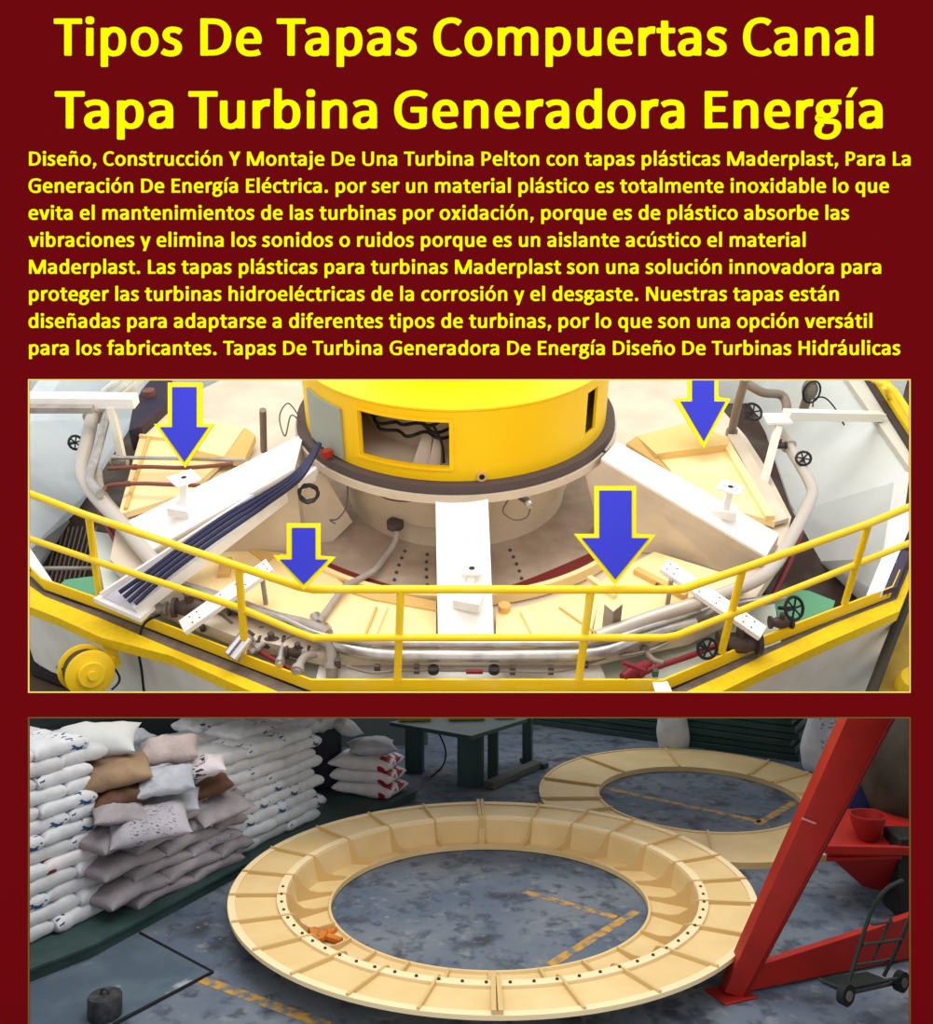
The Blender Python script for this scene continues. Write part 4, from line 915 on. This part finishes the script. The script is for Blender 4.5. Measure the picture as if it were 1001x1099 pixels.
for (x, y, z, r, rx_, rz_, lab) in [(81, 475, -.6, .085, 1.2, .9, 'black handwheel at the far left wall'), (759, 696, -.85, .095, 1.1, .2, 'black handwheel low at the right by the railing'), (852, 653, -.7, .11, 1.0, .5, 'black handwheel over the green floor at the right'), (808, 442, -.3, .115, .7, .3, 'upper black handwheel at the top right'), (862, 492, -.6, .085, .8, -.4, 'small black handwheel beside the pale pipe at the right')]:
    c = A(x, y, z); Mx = Matrix.Rotation(rz_, 3, 'Z') @ Matrix.Rotation(rx_, 3, 'X')
    t = Thing('handwheel', lab, 'handwheel', 'A')
    t.part('rim', MB().tube([c+Mx @ Vector((r*math.cos(a*PI/12), r*math.sin(a*PI/12), 0)) for a in range(24)], .016, 8, closed=True), blackm)
    sp = MB()
    for k in range(3): sp.tube([c+Mx @ Vector((r*math.cos(k*PI/3), r*math.sin(k*PI/3), 0)), c-Mx @ Vector((r*math.cos(k*PI/3), r*math.sin(k*PI/3), 0))], .010, 6)
    t.part('spokes', sp, blackm); t.part('stem', MB().tube([c, c+Mx @ Vector((0, 0, -.2))], .02, 8), blackm); t.done()
# --- perforated bars and frames
def bar(lab, a, b, w, legs, th=.05, holes=True):
    t = Thing('perforated_bar', lab, 'metal bar', 'A'); pa, pb = A(*a), A(*b)
    t.part('bar_body', MB().beam(pa, pb, w, th), wp)
    if holes:
        d = pb-pa; n = d.cross(Vector((0, 0, 1))).normalized()
        for u in (.05, .12, .3, .38, .55, .82, .9):
            for s_ in (-1, 1): t.part('hole', MB().cyl(pa+d*u+n*s_*w*.25+Vector((0, 0, th/2-.002)), .012, .006, 8), darkb, 'small dark hole')
    for q, yb in legs:
        p = A(*q); t.part('leg', MB().beam(drop(p, yb), p, .04, .04, up=(0, 1, 0)), pipeg)
    t.done(bevel=.003)
bar('white perforated bar slanting over the left pipework to the kick plate', (290, 607, -.45), (196, 674, -.85), .2, [((281, 618, -.5), 655)])
bar('white perforated bar slanting over the right pipework to the kick plate', (712, 607, -.45), (818, 680, -.85), .2, [((720, 622, -.5), 655)])
t = Thing('angle_post', 'short grey angle steel post standing in the pipes at the right', 'post', 'A')
pp = A(655, 675, -.85); q_ = drop(A(655, 675, -.85), 651)
t.part('angle_leg', MB().prism([Vector((q_.x-.08, q_.y, -1.1)), Vector((q_.x, q_.y-.06, -1.1)), Vector((q_.x, q_.y-.06, q_.z-.02)), Vector((q_.x-.08, q_.y, q_.z+.02))], (.0, .015, 0)), pipeg); t.part('angle_leg', MB().prism([Vector((q_.x, q_.y-.06, -1.1)), Vector((q_.x+.09, q_.y, -1.1)), Vector((q_.x+.09, q_.y, q_.z+.02)), Vector((q_.x, q_.y-.06, q_.z-.02))], (0, .015, 0)), brn); t.done()
t = Thing('beam_frame', 'white box beam on a slim leg at the top left', 'steel frame', 'A')
t.part('beam', MB().beam(A(15, 429, -.1), A(146, 430, -.1), .2, .14), wp); t.part('lower_tube', MB().beam(A(15, 439, -.15), A(100, 439, -.15), .1, .08), pipeg)
t.part('leg', MB().beam(A(119, 436, -.15), A(132, 498, -.9), .09, .09, up=(0, 1, 0)), mat('pale_cream_paint', (236, 234, 220), .5)); t.done(bevel=.006)
t = Thing('beam_frame', 'cream box beam on a slim leg reaching the wall at the top right', 'steel frame', 'A')
cp = mat('pale_cream_paint', (236, 234, 220), .5)
t.part('beam', MB().beam(A(843, 445, -.35), A(945, 447, -.9), .14, .12), cp); t.part('plate', MB().prism(poly([(818, 443), (842, 443), (851, 453), (824, 453)], -.3), (0, 0, -.04)), wp)
t.part('leg', MB().beam(A(836, 454, -.35), A(819, 520, -.92), .08, .08, up=(0, 1, 0)), cp); t.done(bevel=.006)
t = Thing('wall_lamp', 'dark oval bulkhead lamp on the wall at the top right', 'lamp', 'A')
c = A(868, 417, -.7); t.part('lamp_body', MB().loft([[c+Vector((r*.8*math.cos(a*PI/10), yy, r*1.2*math.sin(a*PI/10))) for a in range(20)] for r, yy in ((.06, -.14), (.12, -.1), (.13, 0), (.1, .06))], cap=True), mat('lamp_grey', (120, 112, 104), .5))
t.part('guard', MB().tube([c+Vector((.12*math.cos(a*PI/8), -.12, .17*math.sin(a*PI/8))) for a in range(16)], .015, 6, closed=True), blackm); t.part('mount', MB().beam(c+Vector((0, 0, -.15)), c+Vector((0, .05, -.42)), .12, .06, up=(0, 1, 0)), brn); t.done()
sim('wall_cable', 'thin dark cable running down the pale wall at the right', 'cable', MB().tube([A(*p) for p in ((872, 436, -1.0), (874, 428, -.98), (885, 427, -1.0), (897, 440, -1.2), (912, 468, -1.5), (925, 487, -1.7), (940, 504, -1.8), (952, 524, -1.7), (967, 542, -1.5))], .012, 6, smooth=4), blackm)
t = Thing('duct_bundle', 'bundle of pale curved ducts and dark gear at the top left', 'duct', 'A')
for k, (x, y, x2, y2) in enumerate([(112, 420, 128, 404), (122, 424, 140, 404), (134, 424, 152, 404)]): t.part('duct', MB().tube([A(x, y, -.2), A((x+x2)/2+2, (y+y2)/2, .0), A(x2, y2, .2)], .045, 10, smooth=4), wp)
t.part('dark_gear', MB().prism(poly([(142, 440), (152, 418), (165, 404), (184, 404), (180, 432), (152, 458), (138, 462)], -.7), (0, 0, -.3)), mat('dark_navy_gear', (38, 36, 60), .6, rgb2=(60, 40, 50), scale=4)); t.part('valve_hub', MB().cyl(A(160, 424, -.7), .09, .08, 14), mat('hub_brown', (120, 80, 70), .6)); t.done()
t = Thing('floor_grating', 'dark brown floor grating in the left corner behind the railing', 'grating', 'A')
t.part('grating_frame', MB().prism(poly([(32, 600), (86, 545), (100, 560), (112, 640), (60, 640)], -2.2), (0, 0, -.05)), mat('dark_pit', (52, 40, 36), .8))
sb = MB()
for k in range(9): sb.beam(A(48+5*k, 628, -2.17), A(64+5*k, 566, -2.17), .015, .03)
t.part('bars', sb, brn); t.done()
sim('access_hatch', 'green painted floor hatch at the left behind the railing', 'hatch', MB().prism(poly([(62, 629), (70, 622), (110, 617), (122, 640), (116, 652)], -1.25), (0, 0, -.05)), grn)
sim('access_hatch', 'green painted floor hatch at the right under the handwheel', 'hatch', MB().prism(poly([(838, 678), (830, 640), (850, 632), (868, 634), (896, 645), (890, 664)], -1.25), (0, 0, -.05)), grn)
sim('side_lining', 'pale grey lining panel behind the left railing post', 'panel', MB().prism(poly([(100, 570), (130, 575), (170, 618), (140, 640), (112, 636)], -1.15), (0, 0, -.05)), mat('lining_grey', (205, 214, 206), .7))
sim('side_lining', 'pale grey lining under the right pipes', 'panel', MB().prism(poly([(652, 736), (640, 706), (700, 690), (760, 664), (830, 640), (838, 690), (765, 712), (710, 738)], -1.2), (0, 0, -.05)), mat('lining_grey', (205, 214, 206), .7))
sim('side_lining', 'pale lining under the left pipes', 'panel', MB().prism(poly([(340, 736), (345, 706), (250, 660), (190, 640), (150, 655), (190, 676), (262, 706)], -1.2), (0, 0, -.05)), mat('lining_grey', (205, 214, 206), .7))
# --- railing
rl = [(12, 523), (31, 529.5), (90, 552), (256, 608), (322, 630), (336, 632.5), (480, 632.5), (640, 632.8), (720, 633), (733, 632), (799, 609.6), (930, 563), (990, 538)]
ml = [(12, 571), (31, 578), (98.6, 601), (256, 652), (320, 679), (336, 684.5), (480, 684.5), (640, 684.5), (712, 684.5), (726, 682), (788, 658), (918, 606), (990, 577)]
def zmid(x): return -.50
t = Thing('railing', 'yellow tubular safety railing with kick plate around the turbine pit', 'railing', 'A')
t.part('top_rail', MB().tube([A(x, y, 0) for x, y in rl], .036, 12), yel)
t.part('mid_rail', MB().tube([A(x, y, -.50) for x, y in ml], .033, 12), yel)
for a, b in (((95, 553), (107, 641)), ((256, 608), (263, 700)), ((430, 632.5), (426.5, 729)), ((634, 632.5), (621, 729)), ((797, 610), (774, 700)), ((932, 562.5), (906, 648))):
    t.part('post', MB().tube([A(*a, 0), A(*b, -1.0)], .036, 12), yel)
kt = [(12, 596), (31, 608), (44, 621), (108, 643.5), (184, 673), (262, 703), (334, 730), (702, 730), (712, 730), (777, 703), (818, 684), (890, 656), (958, 630), (966, 612)]
kp = MB(); L = []
for x, y in kt:
    p = A(x, y, -1.0); L.append([p, p+Vector((0, 0, -.14)), p+Vector((0, .02, -.14)), p+Vector((0, .02, 0))])
kp.loft(L, cap=True); t.part('kick_plate', kp, yel); t.part('white_patch', MB().prism(poly([(700, 732), (716, 731), (722, 744), (704, 744)], -1.02), (0, -.01, -.02)), wp, 'white painted patch')
t.done()
gt = [(12, 606), (31, 622), (44, 634), (108, 657), (184, 686), (262, 716), (322, 740), (337, 746), (700, 746), (712, 745), (777, 715), (818, 697), (890, 668), (961, 641), (972, 612)]
gb = [(12, 618), (31, 628), (48, 640), (108, 663.5), (184, 696), (262, 727), (300, 743), (330, 751), (700, 751), (730, 745), (777, 724), (818, 704), (890, 671), (962, 643), (975, 612)]
cbm = [(12, 640), (31, 651), (60, 662), (108, 684), (184, 704), (262, 739), (285, 748), (330, 756), (700, 756), (745, 753), (777, 741), (818, 721), (890, 688), (965, 656), (985, 606)]
def strip(a, b, za_, zb_, th): 
    mb = MB(); L = []
    for p, q in zip(a, b):
        P, Q = A(*p, za_), A(*q, zb_); L.append([P, Q, Q-Vector((0, 0, th)), P-Vector((0, 0, th))])
    return mb.loft(L, cap=True)
sim('trim_1', None, None, strip(gt, gb, -1.15, -1.15, .05), gapm, kind='structure')
sim('trim_2', None, None, strip(gb, cbm, -1.13, -1.13, .12), curb, kind='structure')
ow = MB(); L = []
for x, y in cbm:
    p = A(x, y, -1.25); p.y += .03; zz = max(zat(p.x, p.y, 752), -2.6) if y < 748 else -1.3
    L.append([p, Vector((p.x, p.y, zz)), Vector((p.x, p.y+.1, zz)), Vector((p.x, p.y+.1, -1.25))])
sim('wall_front', None, None, ow.loft(L, cap=True), outer, kind='structure')
# right side above the corner: coping, dark gap, yellow kick and rail
sim('trim_3', None, None, MB().prism(poly([(904, 400), (930, 400), (1000, 520), (985, 515)], -.96), (0, 0, -.08)), mat('coping_pale', (222, 218, 202), .7), kind='structure')
sim('trim_4', None, None, MB().prism(poly([(924, 400), (937, 400), (1005, 500), (995, 512)], -.92), (0, 0, -.08)), mat('dark_gap', (72, 60, 58), .8), kind='structure')
sim('trim_5', None, None, MB().prism(poly([(935, 400), (949, 400), (1010, 490), (1000, 500)], -.86), (0, 0, -.14)), curb, kind='structure')
t = Thing('railing', 'short end of yellow railing entering at the top right corner', 'railing', 'A')
t.part('rail_tube', MB().tube([A(930, 403, -.5), A(942, 410, -.5), A(960, 420, -.5), A(990, 470, -.5)], .045, 10, smooth=3), yel); t.part('post', MB().tube([A(950, 415, -.5), A(955, 428, -.88)], .04, 10), yel); t.done()
sim('trim_6', None, None, MB().prism(poly([(929, 640, -1.0), (960, 565, -1.0), (977, 540, -1.0), (985, 545, -1.0), (972, 575, -1.0), (948, 634, -1.0)]), (0, 0, -.08)), wp, kind='structure')
sim('trim_7', None, None, MB().prism(poly([(948, 634, -1.0), (968, 590, -1.0), (976, 592, -1.0), (962, 630, -1.0)]), (0, 0, -.06)), mat('navy_gap', (66, 58, 82), .7), kind='structure')
sim('trim_8', None, None, MB().prism(poly([(24, 575, -1.0), (32, 588, -1.0), (57, 625, -1.0), (46, 621, -1.0), (24, 602, -1.0)]), (0, 0, -.08)), wp, kind='structure')
t = Thing('hose', 'dark rubber hose running down the right edge beyond the yellow kerb', 'hose', 'A')
t.main(MB().tube([A(*p) for p in ((985, 600, -1.3), (970, 652, -1.4), (955, 690, -1.5), (938, 735, -1.6), (932, 750, -1.6))], .055, 10, smooth=4), mat('dark_rubber', (52, 46, 34), .6)); t.done()
sim('floor', None, None, MB().prism(poly([(935, 752), (955, 690), (975, 630), (1010, 600), (1010, 752)], -1.8), (0, 0, -.05)), mat('yellow_brown_floor', (190, 158, 62), .8, rgb2=(150, 124, 50), scale=2), kind='structure')
sim('bollard', 'yellow rounded hood standing at the lower right corner', 'hood', MB().loft([[A(985, 742, -1.8)+Vector((r*math.cos(a*PI/12), r*math.sin(a*PI/12), z)) for a in range(24)] for r, z in ((.24, 0), (.24, .06), (.2, .16), (.1, .2), (.02, .21))], cap=True), mat('mustard', (225, 190, 30), .6))
sim('floor', None, None, MB().prism(poly([(10, 690), (40, 722), (120, 746), (200, 751), (10, 751)], -2.3), (0, 0, -.05)), mat('brown_floor', (82, 68, 50), .9), kind='structure')
sim('trim_9', None, None, MB().tube([A(*p, -2.25) for p in ((15, 690), (30, 705), (40, 720), (60, 728), (105, 744), (180, 745))], .07, 8), mat('black_skirting', (26, 24, 20), .8), kind='structure')
sim('floor', None, None, MB().prism([(-9, 4.2, -3.2), (9, 4.2, -3.2), (9, 6.0, -2.6), (-9, 6.0, -2.6)], (0, 0, -.05)), pitf, kind='structure') if False else None
# --- hose reel
t = Thing('hose_reel', 'yellow hose reel mounted on the pale wall at the lower left', 'hose reel', 'A')
c = A(93, 720, -1.38); ax = Vector((.62, -.70, .30)).normalized(); e_ = ax.orthogonal().normalized(); u_ = ax.cross(e_)
def disc(c, r, h, z0): return MB().loft([[c+ax*zz+(e_*math.cos(a*PI/18)+u_*math.sin(a*PI/18))*rr for a in range(36)] for rr, zz in ((r*.9, z0), (r, z0+.01), (r, z0+h-.01), (r*.92, z0+h))], cap=True)
t.part('side_disc', disc(c, .235, .03, .10), yel); t.part('side_disc', disc(c, .24, .03, -.14), yel)
t.part('drum', disc(c, .2, .2, -.1), mat('black_hose', (60, 48, 36), .6), 'wound dark hose'); t.part('hub', disc(c, .13, .05, .13), yel)
hb = t.part('hub_cap', disc(c, .05, .03, .18), yel)
t.part('bracket', MB().beam(c+ax*.02, A(119, 704, -1.38)+Vector((0, .0, 0)), .16, .05), yel); t.part('mount_plate', MB().beam(A(116, 690, -1.25), A(124, 716, -1.5), .12, .06), yel)
t.part('hose_guide', MB().beam(A(64, 716, -1.36), A(80, 722, -1.36), .07, .07), blackm, 'black hose guide'); t.part('guide_box', MB().box(A(80, 719, -1.30), (.1, .08, .1), rz=.4), wp, 'white guide block'); t.done()
sim('loose_cable', 'dark cable hanging over the yellow kerb down the pale wall', 'cable', MB().tube([A(*p) for p in ((172, 660, -1.0), (158, 666, -1.0), (151, 678, -1.12), (149, 700, -1.3), (152, 720, -1.5), (155, 748, -1.8))], .014, 6, smooth=4), blackm)
sim('loose_cable', 'short dark cable hanging from the yellow hose reel', 'cable', MB().tube([A(*p, -1.5) for p in ((122, 716), (128, 726), (127, 733), (120, 740))], .012, 6, smooth=4), blackm)
# --- the four blue pointer arrows
blue = mat('arrow_blue', (64, 68, 204), .8, spec=0); ay = mat('arrow_yellow', (252, 236, 40), .8, spec=0)
def arrow(lab, outl, inn, tip, z):
    P = A(*tip, z); Yd = (MA @ P).y
    t = Thing('arrow_sign', lab, 'arrow', 'B', 'blue arrows with yellow edges')
    def V(p, d=0): return BY(p[0], p[1], Yd)+Vector((0, d, 0))
    t.part('border', MB().prism([V(p) for p in outl], (0, .03, 0)), ay); t.part('blue_face', MB().prism([V(p, -.012) for p in inn], (0, .013, 0)), blue); t.done()
arrow('blue arrow with yellow edge at the upper left, over the rust pipes', [(180, 410.5), (217, 410.5), (217, 455), (230, 455), (198.5, 502), (165, 455), (180, 455)], [(185, 415.5), (211, 415.5), (211, 458.5), (223.5, 458.5), (198, 495.5), (172, 458.5), (185, 458.5)], (198, 501), -.55)
arrow('smallest blue arrow with yellow edge, pointing at the left bend of the railing', [(307.5, 561.5), (343.5, 561.5), (343.5, 596.5), (360, 598), (326, 633), (293, 596), (307.5, 596)], [(313.5, 566.5), (338.5, 566.5), (338.5, 600.5), (352, 600.5), (326, 627), (300.5, 600.5), (313.5, 600.5)], (326, 632), .12)
arrow('large blue arrow with yellow edge at the right of the middle', [(638, 521.5), (682.5, 521.5), (682.5, 572.5), (703.5, 574), (660, 628), (616, 573), (638, 573)], [(643, 526.5), (677.5, 526.5), (677.5, 577.5), (696, 577.5), (660, 621.5), (624, 577.5), (643, 577.5)], (660, 627), .1)
arrow('blue arrow with yellow edge at the upper right, its top cut off', [(738, 400), (770.5, 400), (770.5, 426), (784, 428), (755, 481), (723, 428), (738, 427)], [(742.5, 400), (766, 400), (766, 431), (778, 431), (755, 473.5), (730, 431), (742.5, 431)], (755, 480), -.6)
# added unseen overhead fill, brightens the turbine stage like daylight
ld = bpy.data.lights.new('stage_top_fill', 'AREA'); ld.energy = 560; ld.size = 8; ld.size_y = 4; ld.shape = 'RECTANGLE'; ld.color = (1, .97, .92)
lo = bpy.data.objects.new('stage_top_fill', ld); COL.objects.link(lo)
lo.matrix_world = MA @ Matrix.Translation((0, 9.6, 6.2))
fl_ = bpy.data.lights.new('header_fill', 'AREA'); fl_.energy = 85; fl_.shape = 'RECTANGLE'; fl_.size = 6; fl_.size_y = .8; fl_.color = (1, .98, .95)  # added frontal fill hidden behind the board, lifts the turbine stage
flo = bpy.data.objects.new('header_fill', fl_); COL.objects.link(flo); flo.location = (0, 5.45, 4.9); flo.rotation_euler = (math.radians(62), 0, 0)
